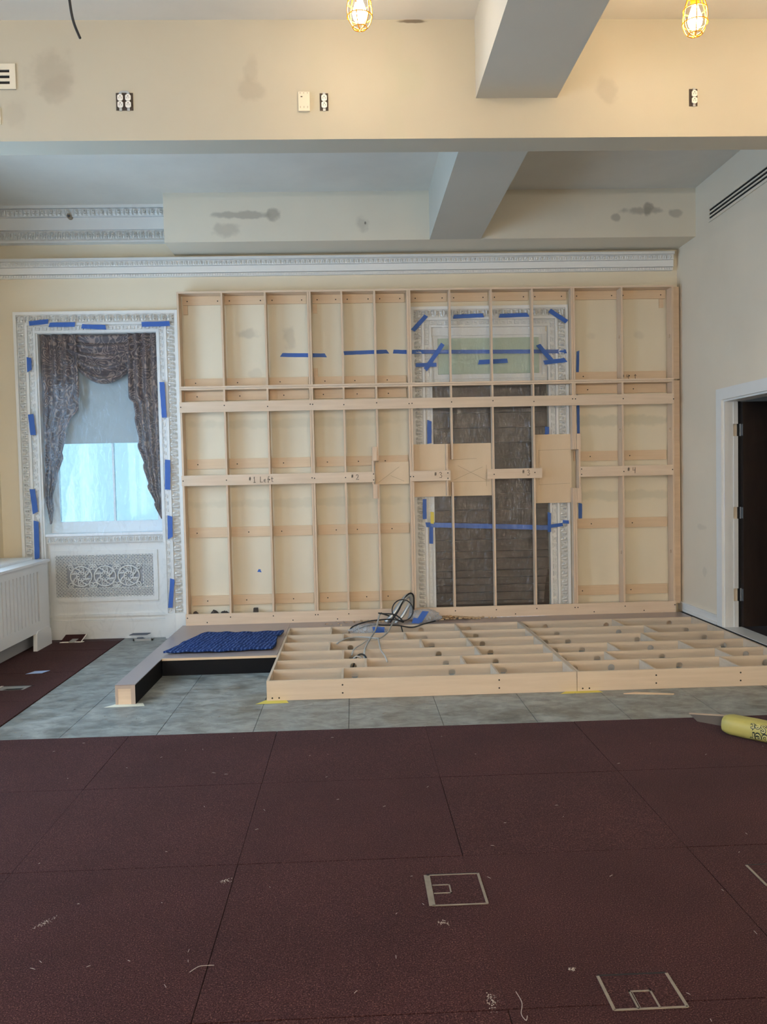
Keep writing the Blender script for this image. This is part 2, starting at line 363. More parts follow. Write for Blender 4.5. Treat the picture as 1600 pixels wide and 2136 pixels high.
def cells(xs, zs, holes, y0, y1, axis='y'):
    """wall slab with rectangular openings"""
    m = MB()
    for i in range(len(xs)-1):
        for j in range(len(zs)-1):
            cx, cz = (xs[i]+xs[i+1])/2, (zs[j]+zs[j+1])/2
            if any(h[0] < cx < h[1] and h[2] < cz < h[3] for h in holes): continue
            if axis == 'y': m.box(xs[i], xs[i+1], y0, y1, zs[j], zs[j+1])
            else: m.box(y0, y1, xs[i], xs[i+1], zs[j], zs[j+1])
    return m

# ------------------------------------------------------------------ room shell
FZ = -.008                                                # slab tile surface; carpet surface is z = 0
floor = B(LEFT_X, RIGHT_X+.16, REAR_Y, .6, -.2, -.03).build('floor', 'slab_base'); struct(floor)
WX0, WX1, WZ1 = -3.19, -1.965, 3.165                      # window opening in the back wall
NX0, NX1, NZ0, NZ1 = .84, 2.075, .05, 3.11                # niche opening
wb = cells([LEFT_X-.2, WX0, WX1, NX0, NX1, RIGHT_X+.16], [-.03, NZ0, NZ1, WZ1, CEIL_Z], [(WX0, WX1, -.1, WZ1), (NX0, NX1, NZ0, NZ1)], BACK_Y, .46)
wall_back = struct(wb.build('wall_back', 'cream_back'))
DY0, DY1, DZ1 = -1.95, -.93, 2.262                        # door opening in the right wall
wr = cells([REAR_Y, DY0, DY1, BACK_Y], [-.03, .12, DZ1, CEIL_Z], [(DY0, DY1, .12, DZ1)], RIGHT_X, RIGHT_X+.16, 'x')
wall_right = struct(wr.build('wall_right', 'right_paint'))
ys = sorted([REAR_Y, BACK_Y]+[q for ab in LWIN for q in ab])
wl = cells(ys, [-.03, LWZ[0], LWZ[1], CEIL_Z], [(a, b, LWZ[0], LWZ[1]) for a, b in LWIN], LEFT_X-.2, LEFT_X, 'x')
wall_left = struct(wl.build('wall_left', 'cream'))
struct(B(LEFT_X-.2, RIGHT_X+.16, REAR_Y-.15, REAR_Y, -.03, CEIL_Z).build('wall_rear', 'cream'))
struct(B(LEFT_X-.2, RIGHT_X+.16, REAR_Y, .46, CEIL_Z, CEIL_Z+.15).build('ceiling', 'ceiling_paint'))
struct(B(LEFT_X, RIGHT_X, -3.380, -3.165, 3.692, CEIL_Z).build('trim_1', 'cream_beam_shaded'), 'deep painted drop beam crossing the room from wall to wall')
struct(B(.813, 1.316, REAR_Y, -.325, 3.933, CEIL_Z).build('trim_2', 'beam_paint_shaded'), 'painted drop beam running away from the viewer')
struct(B(-1.765, RIGHT_X, -.325, BACK_Y, 3.933, CEIL_Z).build('trim_3', 'cream_wall_beam'), 'smudged cream soffit box along the far wall')
for i, (a, b) in enumerate(LWIN):
    r = sempty('window_%d' % (i+2), 'tall daylight window in the left wall', (LEFT_X-.1, (a+b)/2, LWZ[0]))
    x0, x1 = LEFT_X-.14, LEFT_X-.06
    m = MB(); m.box(x0, x1, a, a+.07, *LWZ).box(x0, x1, b-.07, b, *LWZ).box(x0, x1, a+.07, b-.07, LWZ[0], LWZ[0]+.08).box(x0, x1, a+.07, b-.07, LWZ[1]-.08, LWZ[1])
    m.build('window_frame', 'white_trim', r)
    B(x0+.01, x1-.01, (a+b)/2-.03, (a+b)/2+.03, LWZ[0]+.08, LWZ[1]-.08).build('mullion', 'white_trim', r)
    B(LEFT_X-.105, LEFT_X-.1, a+.07, b-.07, LWZ[0]+.08, LWZ[1]-.08).build('glass', 'glass_clear', r)

# slab tiles (grey, 0.62 m) between the carpets
rnd = random.Random(3)
xl = [-2.41]+[-1.92+.62*k for k in range(9)]+[RIGHT_X]
xl = [x for x in xl if x <= RIGHT_X-.05]+[RIGHT_X]
yl = [-3.30]+[-2.70+.62*k for k in range(5)]+[BACK_Y+.1]
for i in range(len(xl)-1):
    for j in range(len(yl)-1):
        g = .0018
        o = B(xl[i]+g, xl[i+1]-g, yl[j]+g, yl[j+1]-g, -.03, FZ-rnd.random()*.0012).build('slab_tile', 'slab', floor)
# carpet tiles (0.94 m)
cx = [LEFT_X, -3.36, -2.41, -1.465, -.522, .435, 1.405, 2.36, RIGHT_X]
cyy = [-3.245, -4.165, -5.10, -6.13, -7.1, -8.05, -9.0, -9.95, -10.9, -11.85, -12.8, -13.75, REAR_Y]
def carpet_tile(x0, x1, y0, y1):
    g = .0014; jx = rnd.uniform(-.001, .001); t = rnd.uniform(-.0015, .0)
    m = MB(); m.box(x0+g+jx, x1-g+jx, y0+g*2.0, y1-g*1.2, -.03, t)
    return m.build('carpet_tile', 'carpet', floor)
for i in range(len(cx)-1):
    for j in range(len(cyy)-1): carpet_tile(cx[i], cx[i+1], cyy[j+1], cyy[j])
yl2 = [-3.245, -2.30, -1.36, -.42, .14]
for i in range(2):
    for j in range(4): carpet_tile(cx[i], cx[i+1], yl2[j], yl2[j+1])

# ------------------------------------------------------------------ cornices
leaf = MB()
for sx in (-1, 1):                                        # two halves with a groove, three lobes each, and a dart between leaves
    q = lambda *p: [(sx*a, -h, c) for a, h, c in p]
    leaf.add(q((.02, .12, -.48), (.34, .02, -.46), (.44, .30, -.26), (.30, .10, -.12), (.46, .34, .06), (.28, .10, .16), (.30, .34, .34), (.02, .45, .50), (.03, .22, .0), (.19, .50, -.18), (.17, .50, .12)),
             [(0, 1, 9), (1, 2, 9), (2, 3, 9), (0, 9, 8), (3, 10, 9), (9, 10, 8), (3, 4, 10), (4, 5, 10), (5, 6, 10), (6, 7, 10), (7, 8, 10)])
leaf.add([(.5, 0, .5), (.44, 0, .16), (.5, -.26, .2), (.56, 0, .16), (.5, -.05, -.4)], [(0, 1, 2), (0, 2, 3), (1, 4, 2), (2, 4, 3)])
LEAF = leaf.mesh('leaf_ornament'); LEAF.materials.append(MATS['white_trim'])
key = MB()
kp = [(-.5, -.38), (.38, -.38), (.38, .38), (-.22, .38), (-.22, -.04), (.10, -.04)]
for (a, b), (c, d) in zip(kp[:-1], kp[1:]):
    key.box(min(a, c)-.07, max(a, c)+.07, -.16, 0, min(b, d)-.07, max(b, d)+.07)
KEY = key.mesh('greek_key'); KEY.materials.append(MATS['white_trim'])
CX1 = 3.40
low = sempty('trim_4', 'carved white cornice low on the far wall, over the stud frame', (0, .1, 3.70))
B(LEFT_X, CX1, .06, BACK_Y, 3.868, 3.895).build('fillet', 'white_trim', low)
B(LEFT_X, CX1, .09, BACK_Y, 3.815, 3.868).build('leaf_band', 'white_trim', low)
B(LEFT_X, CX1, .10, BACK_Y, 3.745, 3.812).build('flat_band', 'white_trim', low)
B(LEFT_X, CX1, .115, BACK_Y, 3.712, 3.742).build('bead_band', 'white_trim', low)
mb = MB(); x = LEFT_X+.02
while x < CX1-.02:
    mb.add([(x+v[0]*.048, .09+v[1]*.03, 3.84+v[2]*.044) for v in [tuple(q.co) for q in LEAF.vertices]], [tuple(p.vertices) for p in LEAF.polygons]); x += .050
o = mb.build('leaf_row', 'white_trim', low); o['kind'] = 'stuff'
mb = MB(); x = LEFT_X+.02
while x < CX1-.02: mb.box(x-.008, x+.008, .103, .117, 3.718, 3.736); x += .026
o = mb.build('bead_row', 'white_trim', low); o['kind'] = 'stuff'
upc = sempty('trim_5', 'double band of carved leaf cornice in the far left ceiling corner', (-2.7, .1, 4.0))
UX1 = -1.767
B(LEFT_X, UX1, .0, BACK_Y, 4.378, CEIL_Z).build('fillet', 'white_trim', upc)
B(LEFT_X, UX1, .03, BACK_Y, 4.300, 4.376).build('leaf_band', 'white_trim', upc)
B(LEFT_X, UX1, .06, BACK_Y, 4.178, 4.298).build('flat_band', 'white_trim', upc)
B(LEFT_X, UX1, .085, BACK_Y, 4.075, 4.176).build('leaf_band', 'white_trim', upc)
B(LEFT_X, UX1, .07, BACK_Y, 4.055, 4.073).build('fillet', 'white_trim', upc)
x = LEFT_X+.05
while x < UX1-.02:
    inst('leaf_ornament', LEAF, upc, (x, .03, 4.337), (0, 0, 0), (.080, .045, .07)); x += .084
x = LEFT_X+.04
while x < UX1-.02:
    inst('leaf_ornament', LEAF, upc, (x, .085, 4.125), (0, math.pi, 0), (.072, .06, .09)); x += .0745
sp = thing('sprinkler_cap', 'small round sprinkler cap on the upper left cornice', 'sprinkler', (-2.776, .05, 4.29))
m = MB(); m.tube([(-2.776, .0, 4.30), (-2.776, .06, 4.30)], [.022, .026], 14); m.build('escutcheon', 'brass', sp)
m = MB(); m.tube([(-2.776, -.02, 4.297), (-2.776, .0, 4.297)], [.008, .012], 10); m.build('head', 'radiator_dark', sp)

# ------------------------------------------------------------------ ornate surrounds
def surround(root, x0, x1, ztop, zbot, zorn, yf):
    """carved surround: outer band, leaf band, key band, inner bead. x0,x1 = outer edges; inner edge 0.215 inside."""
    W = [(.0, .03, yf+.0), (.03, .115, yf+.022), (.115, .14, yf-.004), (.14, .19, yf+.022), (.19, .215, yf+.006)]
    names = ['outer_band', 'leaf_band', 'fillet', 'key_band', 'inner_bead']
    for (a, b, y), nm in zip(W, names):
        m = MB()
        m.box(x0+a, x0+b, y, BACK_Y+.02, zorn, ztop-a); m.box(x1-b, x1-a, y, BACK_Y+.02, zorn, ztop-a)
        m.box(x0+b, x1-b, y, BACK_Y+.02, ztop-b, ztop-a)
        m.build(nm, 'white_trim', root)
    if zbot < zorn:
        for a, b in ((x0, x0+.215), (x1-.215, x1)):
            B(a-.004, b+.002, yf-.012, BACK_Y+.02, zbot, zorn).build('plinth_block', 'white_trim', root)
    def run(me, off, pitch, size, yy, nm):
        za, zb = zorn+pitch*.5, ztop-off-pitch*.6
        n = int((zb-za)/pitch); p = (zb-za)/n
        for xx, s in ((x0+off, 1), (x1-off, -1)):
            for k in range(n+1): inst(nm, me, root, (xx, yy, za+k*p), (0, s*math.pi/2, 0), size)
        xa, xb = x0+off, x1-off; n = int((xb-xa)/pitch); p = (xb-xa)/n
        for k in range(n+1): inst(nm, me, root, (xa+k*p, yy, ztop-off), (0, math.pi, 0), size)
    run(LEAF, .0725, .088, (.086, .075, .078), yf+.022, 'leaf_ornament')
    run(KEY, .165, .073, (.066, .085, .046), yf+.022, 'greek_key')

win = sempty('window_1', 'ornate white framed window draped in dark damask under plastic film', (-2.58, .1, 0))
surround(win, -3.408, -1.752, 3.372, FZ, .255, .10)
# reveals, sash, glass, shade, sill, lower panel
m = MB(); m.box(WX0-.003, WX0+.012, .125, .44, 0, WZ1).box(WX1-.012, WX1+.003, .125, .44, 0, WZ1).box(WX0+.012, WX1-.012, .125, .44, WZ1-.012, WZ1+.003)
m.build('reveal', 'white_trim', win)
SZ0, SZ1 = 1.10, 3.15
m = MB(); m.box(WX0+.012, WX0+.10, .34, .39, SZ0, SZ1).box(WX1-.10, WX1-.012, .34, .39, SZ0, SZ1).box(WX0+.10, WX1-.10, .34, .39, SZ0, SZ0+.115).box(WX0+.10, WX1-.10, .34, .39, SZ1-.08, SZ1)
m.build('sash', 'sash_white', win)
B(-2.529, -2.511, .345, .385, SZ0+.115, SZ1-.08).build('mullion', 'sash_white', win)
for a, b in ((WX0+.10, -2.529), (-2.511, WX1-.10)):
    B(a, b, .362, .367, SZ0+.115, SZ1-.08).build('pane', 'glass_dimmed', win)
B(WX0+.03, WX1-.03, .30, .304, 2.055, 3.14).build('roller_shade', 'roller_shade', win)
B(WX0+.03, WX1-.03, .292, .312, 2.035, 2.055).build('shade_bar', 'roller_shade', win)
B(WX0+.02, WX1-.02, .29, .29+.02, 3.10, 3.14).build('shade_roller', 'roller_shade', win)
B(WX0+.012, WX1-.012, .135, .40, 1.075, 1.10).build('sill', 'white_gloss', win)
B(WX0+.012, WX1-.012, .20, .42, FZ, 1.075).build('apron_panel', 'white_trim', win)
B(WX0+.012, WX1-.012, .165, .20, 1.0, 1.072).build('apron_band', 'white_trim', win)
x = WX0+.06
while x < WX1-.04: inst('leaf_ornament', LEAF, win, (x, .165, 1.035), (0, math.pi, 0), (.064, .04, .055)); x += .066
for za, zb, yy in ((.385, .43, .185), (.87, .915, .185)):
    B(-3.15, -2.055, yy, .20, za, zb).build('panel_moulding', 'white_trim', win)
for xa in (-3.15, -2.10): B(xa, xa+.045, .185, .20, .43, .87).build('panel_moulding', 'white_trim', win)
for za, zb, yy in ((.225, .25, .175), (.175, .19, .165), (FZ, .175, .172)):
    B(WX0+.012, WX1-.012, yy, .20, za, zb).build('skirting', 'white_trim', win)
GX0, GX1, GZ0, GZ1, GY = -3.105, -2.10, .43, .87, .197
B(GX0, GX1, .1985, .1998, GZ0, GZ1).build('grille_back', 'recess_shade_grey', win)
lat = MB()
def bar(x0, z0, x1, z1, r=.0052):
    d = Vector((x1-x0, 0, z1-z0)); 
    if d.length < .002: return
    n = Vector((-d.z, 0, d.x)).normalized()*r
    a = Vector((x0, GY-.010, z0)); b = Vector((x1, GY-.010, z1)); dn = Vector((0, .012, 0))
    lat.add([a-n, a+n, b+n, b-n, a-n+dn, a+n+dn, b+n+dn, b-n+dn], [(0, 1, 2, 3), (0, 4, 5, 1), (2, 6, 7, 3), (1, 5, 6, 2), (0, 3, 7, 4)])
def lattice(x0, x1, z0, z1, p=.034):
    h = z1-z0; k = x0-h
    while k < x1:
        for s in (1, -1):
            if s > 0: a = max(k, x0); b = min(k+h, x1); za, zb = z0+(a-k), z0+(b-k)
            else: a = max(k, x0); b = min(k+h, x1); za, zb = z1-(a-k), z1-(b-k)
            if b > a: bar(a, za, b, zb)
        k += p
lattice(GX0, GX1, GZ1-.105, GZ1); lattice(GX0, GX1, GZ0, GZ0+.10); lattice(GX0, GX0+.11, GZ0+.10, GZ1-.105); lattice(GX1-.11, GX1, GZ0+.10, GZ1-.105)
lat.build('lattice', 'white_trim', win)['kind'] = 'stuff'
scr = MB(); zc = (GZ0+GZ1)/2
def spiral(cx, cz, r0, turns, a0, s=1):
    return [(cx+(r0*(1-.75*t))*math.cos(a0+s*2*math.pi*turns*t), GY-.012, cz+(r0*(1-.75*t))*math.sin(a0+s*2*math.pi*turns*t)) for t in [i/22 for i in range(23)]]
for k, cxx in enumerate((-2.845, -2.60, -2.355)):
    for rr in (.105, .045): scr.tube([(cxx+rr*1.05*math.cos(2*math.pi*i/24), GY-.012, zc+rr*math.sin(2*math.pi*i/24)) for i in range(24)], .0065, 5, True)
    for q in range(8):
        a = q*math.pi/4; scr.tube([(cxx+r*math.cos(a+.4*(r-.03)*20), GY-.014, zc+r*math.sin(a+.4*(r-.03)*20)) for r in (.02, .035, .055, .075, .1)], .006, 5)
    for q in range(6): scr.tube(spiral(cxx+.075*math.cos(q*1.047+.5), zc+.075*math.sin(q*1.047+.5), .026, 1.3, q*1.047), .004, 4)
    for sx in (-1, 1):
        for sz in (-1, 1): scr.tube(spiral(cxx+sx*.105, zc+sz*.088, .032, 1.6, 0 if sx > 0 else math.pi, sx*sz), .005, 4)
scr.build('scroll_relief', 'white_trim', win)['kind'] = 'stuff'

# curtains: swag and two cascading tails
def sheet(name, grid, m, parent=None, th=.006):
    nu, nv = len(grid), len(grid[0]); v = [p for row in grid for p in row]
    f = [(i*nv+j, (i+1)*nv+j, (i+1)*nv+j+1, i*nv+j+1) for i in range(nu-1) for j in range(nv-1)]
    o = MB().add(v, f).build(name, m, parent, True)
    if th:
        md = o.modifiers.new('thick', 'SOLIDIFY'); md.thickness = th; md.offset = 0
    return o
cur = thing('window_curtain', 'dark purple damask swag curtain with cascading tails in the window', 'curtain', (-2.58, .19, 3.15))
g = []
for i in range(49):
    u = i/48; s = 2*u-1; row = []
    x = -2.95+u*.85
    dx_ = x+2.54; zb = min(2.645+2.0*dx_*dx_, 2.90)
    ztop = 3.150
    for j in range(40):
        t = j/39
        fold = math.sin(t*9*math.pi+1.2*s*s)*(.022+.014*t)*(1-.45*abs(s))
        sag = (ztop-zb)*t
        y = .215-.05*math.sin(math.pi*t)*(1-.4*s*s)-fold
        xx = -2.575+(x+2.575)*(1.0+.52*(1-t)**1.3)
        row.append((max(min(xx, WX1-.02), WX0+.02), y, ztop-sag+.012*math.sin(t*9*math.pi)*(1-s*s)))
    g.append(row)
sheet('swag', g, 'damask', cur)
def tail(name, outer, inner, z0, sgn):
    zs = [3.15-i*(3.15-z0)/70 for i in range(71)]
    def ev(L, z):
        for (za, xa), (zb, xb) in zip(L[:-1], L[1:]):
            if za >= z >= zb: return xa+(xb-xa)*((za-z)/max(za-zb, 1e-6))
        return L[-1][1]
    g = []
    for z in zs:
        a, b = ev(outer, z), ev(inner, z); row = []
        for j in range(37):
            t = j/36
            y = .175+.026*math.cos(t*2*math.pi*3.5+.7)*(1-.3*t)+.006*noise.noise(Vector((a+t, z*3, 1)))
            row.append((a+(b-a)*t, y, z-.04*math.sin(t*2*math.pi*3.5)*max(0, (2.3-z))*.4))
        g.append(row)
    sheet(name, g, 'damask', cur)
tail('left_tail', [(3.15, WX0+.017), (1.45, WX0+.019), (1.22, -3.13)],
     [(3.15, -2.80), (2.62, -2.79), (2.36, -2.80), (2.33, -2.86), (2.16, -2.95), (2.13, -2.93), (1.92, -2.99), (1.90, -2.965), (1.70, -3.05), (1.68, -3.04), (1.50, -3.10), (1.36, -3.09), (1.22, -3.12)], 1.22, 1)
tail('right_tail', [(3.15, WX1-.017), (1.30, WX1-.017), (1.25, WX1-.02)],
     [(3.15, -2.28), (2.62, -2.285), (2.48, -2.285), (2.45, -2.24), (2.30, -2.22), (2.28, -2.235), (2.05, -2.19), (2.0, -2.215), (1.82, -2.15), (1.78, -2.165), (1.60, -2.11), (1.57, -2.13), (1.42, -2.05), (1.38, -2.06), (1.25, -1.99)], 1.25, -1)
# plastic film over the window, trailing on the floor
g = []
for i in range(41):
    u = i/40; row = []
    for j in range(61):
        t = j/60; x = -3.262+u*(1.375+.03*t)-.0*t
        z = 3.262-3.262*min(t/.93, 1.0)
        y = .082+.006*noise.noise(Vector((x*3, z*2, 0)))-.012*max(0, t-.5)
        if t > .93: y -= (t-.93)/.07*(.10+.05*noise.noise(Vector((x*4, 2, 5)))); z = .004+.01*abs(noise.noise(Vector((x*9, t*30, 3))))
        else: y -= max(0, (t-.8))*.25*abs(noise.noise(Vector((x*2.5, 1, 1))))
        row.append((x, y, z))
    g.append(row)
o = sheet('plastic_sheet', g, 'film_window', None, 0); tag(o, 'milky plastic sheet taped over the curtained window down to the floor', 'plastic sheet')

# niche behind the studs
nic = sempty('trim_6', 'ornate white surround behind the studs with dark boards and pale green panel', (1.46, .1, .25))
surround(nic, .640, 2.290, 3.372, .14, .145, .118)
B(NX0-.003, NX1+.003, .17, .42, 2.59, NZ1+.004).build('upper_panel', 'white_trim', nic)
m = MB(); m.box(.875, 2.045, .155, .172, 2.625, 2.65).box(.862, 2.053, .150, .172, 3.075, 3.156).box(.875, .90, .155, .172, 2.65, 3.075).box(2.02, 2.045, .155, .172, 2.65, 3.075)
m.build('panel_moulding', 'white_trim', nic)
B(.925, 1.985, .150, .169, 2.675, 3.045).build('green_sheet', 'green_sheet', nic)
zz = [.14, .28, .37, .449, .526, .603, .73, .807, .93, 1.072, 1.25, 1.42, 1.60, 1.78, 1.954, 2.11, 2.271, 2.42, 2.588]
for k, (a, b) in enumerate(zip(zz[:-1], zz[1:])):
    dy = rnd.uniform(0, .006)
    B(NX0+.002, NX1-.002, .205+dy, .24, a+.002, b-.002).build('plank', 'plank_dark', nic)
B(NX0, NX1, .24, .30, .14, 2.588).build('backing', 'dark_gap', nic)
g = []
for i in range(45):
    u = i/44; row = []
    for j in range(71):
        t = j/70; z = 3.262-t*3.0
        xa = .80-.11*max(0, 1-t*6)-.0*t; xb = 2.19-.11*t+.0*t
        x = xa+(xb-xa)*u
        if z < 2.2: x = xa+.01+(xb-xa-.06*(1+.6*math.sin(z*5)))*u
        row.append((x, .106+.004*noise.noise(Vector((x*4, z*3, 7)))+.003*noise.noise(Vector((x*14, z*7, 2))), z))
    g.append(row)
o = sheet('plastic_sheet', g, 'film_niche', None, 0); tag(o, 'crinkled clear plastic sheet over the boarded niche behind the studs', 'plastic sheet')

# ------------------------------------------------------------------ blue tape
def tape(x0, z0, x1, z1, wd, y, label, m='tape_blue', name='tape_strip', cat='tape', ragged=True):
    a = Vector((x0, 0, z0)); b = Vector((x1, 0, z1)); d = (b-a); L = d.length; d.normalize(); n = Vector((-d.z, 0, d.x))*wd/2
    k = max(4, int(L/.04)); top = []; bot = []
    for i in range(k+1):
        p = a+d*L*i/k; w = .004*rnd.uniform(-1, 1) if ragged else 0
        top.append(p+n*(1+.06*rnd.uniform(-1, 1))); bot.append(p-n*(1+.06*rnd.uniform(-1, 1)))
    if ragged: top[0] += d*rnd.uniform(-.012, .02); top[-1] -= d*rnd.uniform(-.01, .03); bot[0] -= d*rnd.uniform(-.01, .012)
    out = [(p.x, p.z) for p in top]+[(p.x, p.z) for p in reversed(bot)]
    o = MB().prism(out, y, y+.0016).build(name, m)
    return tag(o, label, cat, 'painter tape strips' if m == 'tape_blue' else None)
WIN = [(-3.241, 3.249, -3.048, 3.266, .045), (-3.045, 3.232, -2.78, 3.233, .045), (-2.709, 3.213, -2.463, 3.199, .045), (-2.11, 3.223, -1.819, 3.228, .05), (-3.249, 2.912, -3.25, 2.757, .045), (-3.253, 2.325, -3.237, 2.125, .055), (-3.268, 1.568, -3.244, 1.317, .055), (-3.242, 1.248, -3.248, .844, .05), (-1.921, 2.636, -1.908, 2.275, .05), (-1.888, 1.842, -1.898, 1.537, .055), (-1.883, 1.265, -1.886, 1.023, .05), (-1.879, .62, -1.909, .312, .045)]
WL = ['blue tape strip tilted in the upper left corner of the window frame', 'second blue tape strip from the left along the window top', 'third blue tape strip from the left along the window top', 'blue tape strip in the upper right corner of the window frame',
      'topmost and shortest blue tape strip down the window frame left side', 'second blue tape strip from the top, window frame left side', 'third blue tape strip from the top, window frame left side', 'long lowest blue tape strip, window frame left side above the radiator',
      'topmost blue tape strip down the window frame right side', 'second blue tape strip from the top, window frame right side', 'third blue tape strip from the top, window frame right side', 'lowest blue tape strip on the window frame right side']
for t, l in zip(WIN, WL): tape(*t, .070, l)
NIC = [(.665, 3.127, .807, 3.277, .045), (1.07, 3.259, 1.404, 3.269, .04), (1.558, 3.261, 1.878, 3.267, .04), (2.084, 3.313, 2.268, 3.192, .045), (.646, 2.907, 2.27, 2.885, .04), (.97, 2.98, .786, 2.722, .045), (.678, 2.768, .902, 2.769, .04), (1.341, 2.787, 1.646, 2.797, .045), (1.959, 2.964, 2.107, 2.789, .045), (2.022, 2.771, 2.269, 2.796, .045), (.816, 2.203, .811, 1.95, .045), (.75, 1.388, .746, 1.168, .04), (.814, 1.097, .811, .911, .04), (.827, 1.241, .825, 1.121, .035), (.765, 1.108, 2.049, 1.047, .05), (2.061, 1.203, 2.059, 1.001, .035), (2.064, 1.061, 2.202, 1.078, .035), (2.197, 1.109, 2.268, 1.10, .035), (2.048, 2.104, 2.047, 2.019, .045)]
NL = ['diagonal blue tape in the upper left corner of the boarded niche', 'left of two blue tapes along the niche top', 'right of two blue tapes along the niche top', 'diagonal blue tape in the upper right corner of the boarded niche',
      'long horizontal blue tape across the pale green panel', 'slanted blue tape on the left edge of the green panel', 'short level blue tape at the lower left of the green panel', 'short blue tape in the middle below the long tape on green panel', 'slanted blue tape on the right edge of the green panel', 'short blue tape at the lower right of the green panel',
      'upright blue tape on niche left edge above the plywood panel', 'upright blue tape just below the wide plywood panel, niche left edge', 'lowest upright blue tape on the niche left edge', 'yellow tape patch on the niche left edge', 'long horizontal blue tape across the dark boards',
      'upright blue tape on the niche right edge at the long tape end', 'level blue tape over the carved key band, niche right side', 'small blue tape at the far right of the lower niche', 'small blue tape on niche right edge above the tall plywood panel']
for k, (t, l) in enumerate(zip(NIC, NL)):
    if k == 13: tape(*t, .098, l, 'tape_yellow')
    elif k in (4, 14): tape(*t, .1105, l)
    else: tape(*t, .098-.002*(k % 3), l)
WAL = [(-.712, 2.904, -.232, 2.892, .04), (-.052, 2.913, .416, 2.921, .04), (.466, 2.92, .630, 2.912, .04), (2.4, 2.894, 2.392, 2.659, .03), (2.394, 2.443, 2.395, 2.031, .03), (2.406, 1.303, 2.404, 1.13, .04), (-1.012, .669, -.968, .663, .03)]
WLL = ['leftmost blue tape on the cream wall behind the upper studs', 'middle blue tape on the cream wall behind the upper studs', 'short blue tape on the cream wall left of the niche', 'upright blue tape on the wall right of niche, upper row', 'upright blue tape on the wall right of niche below the long rail', 'upright blue tape right of the niche below the plywood blocks', 'tiny blue tape scrap low on the cream wall']
for t, l in zip(WAL, WLL): tape(*t, BACK_Y-.0018, l)

# ------------------------------------------------------------------ stud frame
T = .018
SCREW = MB().tube([(0, 0, 0), (0, -.0015, 0)], .0065, 8).mesh('screw'); SCREW.materials.append(MATS['screw_hole'])
def screw(parent, x, y, z): inst('screw', SCREW, parent, (x, y, z))
D = .142                                                   # stud depth
def stud(parent, x, z0, z1, w=.019, y0=0., holes=()):
    if not holes: return B(x-w/2, x+w/2, y0, .084 if .62 < x < 2.31 else D, z0, z1).build('stud', 'birch_stud', parent)
    return board_holes('stud', 'birch_stud', parent, [(h, D*.45) for h in holes], z0, z1, y0, D, x-w/2, x+w/2, .020, up=True)
def board_holes(name, m, parent, holes, a0, a1, b0, b1, t0, t1, r, up=False):
    """board of length a, height b, thickness t with round holes (ca, cb)"""
    mb = MB(); hw = r*1.35; cuts = a0
    def P(a, b, t): return (t, b, a) if up else (a, t, b)
    def seg(s0, s1):
        if s1-s0 < 1e-5: return
        v = [P(a, b, t) for t in (t0, t1) for b in (b0, b1) for a in (s0, s1)]
        mb.add(v, [(0, 1, 3, 2), (4, 6, 7, 5), (0, 4, 5, 1), (2, 3, 7, 6), (0, 2, 6, 4), (1, 5, 7, 3)])
    for (ca, cb) in sorted(holes):
        if ca-hw <= cuts or ca+hw >= a1: continue
        seg(cuts, ca-hw)
        s0, s1 = ca-hw, ca+hw
        an = sorted([2*math.pi*k/20 for k in range(20)]+[math.atan2(b-cb, a-ca) % (2*math.pi) for a in (s0, s1) for b in (b0, b1)])
        n = len(an); inn = []; out = []
        for q in an:
            c, s = math.cos(q), math.sin(q)
            ka = ((s1-ca) if c > 0 else (s0-ca))/c if abs(c) > 1e-9 else 1e9
            kb = ((b1-cb) if s > 0 else (b0-cb))/s if abs(s) > 1e-9 else 1e9
            k = min(ka, kb); inn.append((ca+r*c, cb+r*s)); out.append((ca+k*c, cb+k*s))
        v = [P(a, b, t) for t in (t0, t1) for L in (inn, out) for a, b in L]
        f = []
        for i in range(n):
            j = (i+1) % n
            f += [(i, j, n+j, n+i), (2*n+i, 3*n+i, 3*n+j, 2*n+j), (i, 2*n+i, 2*n+j, j), (n+i, n+j, 3*n+j, 3*n+i)]
        mb.add(v, f); cuts = s1
    seg(cuts, a1)
    return mb.build(name, m, parent)
ZTOP, ZSEAM, ZS = 3.532, 2.560, .139
MODS = [(-1.732, -.399, [-1.281, -.843]), (-.399, .617, [-.068, .268]), (.617, 2.308, [1.037, 1.464, 1.888]), (2.308, 3.358, [2.818])]
ul = ['upper plywood stud frame, leftmost of four, next to the window', 'upper plywood stud frame, second from the left, narrow bays with tape behind', 'upper plywood stud frame in front of the pale green panel', 'upper plywood stud frame, rightmost, by the right wall']
ll = ['lower plywood stud frame, leftmost, beside the window surround', 'lower plywood stud frame, second from left, with cut stud', 'lower plywood stud frame in front of the dark boards', 'lower plywood stud frame, rightmost, with drilled studs']
lower = []
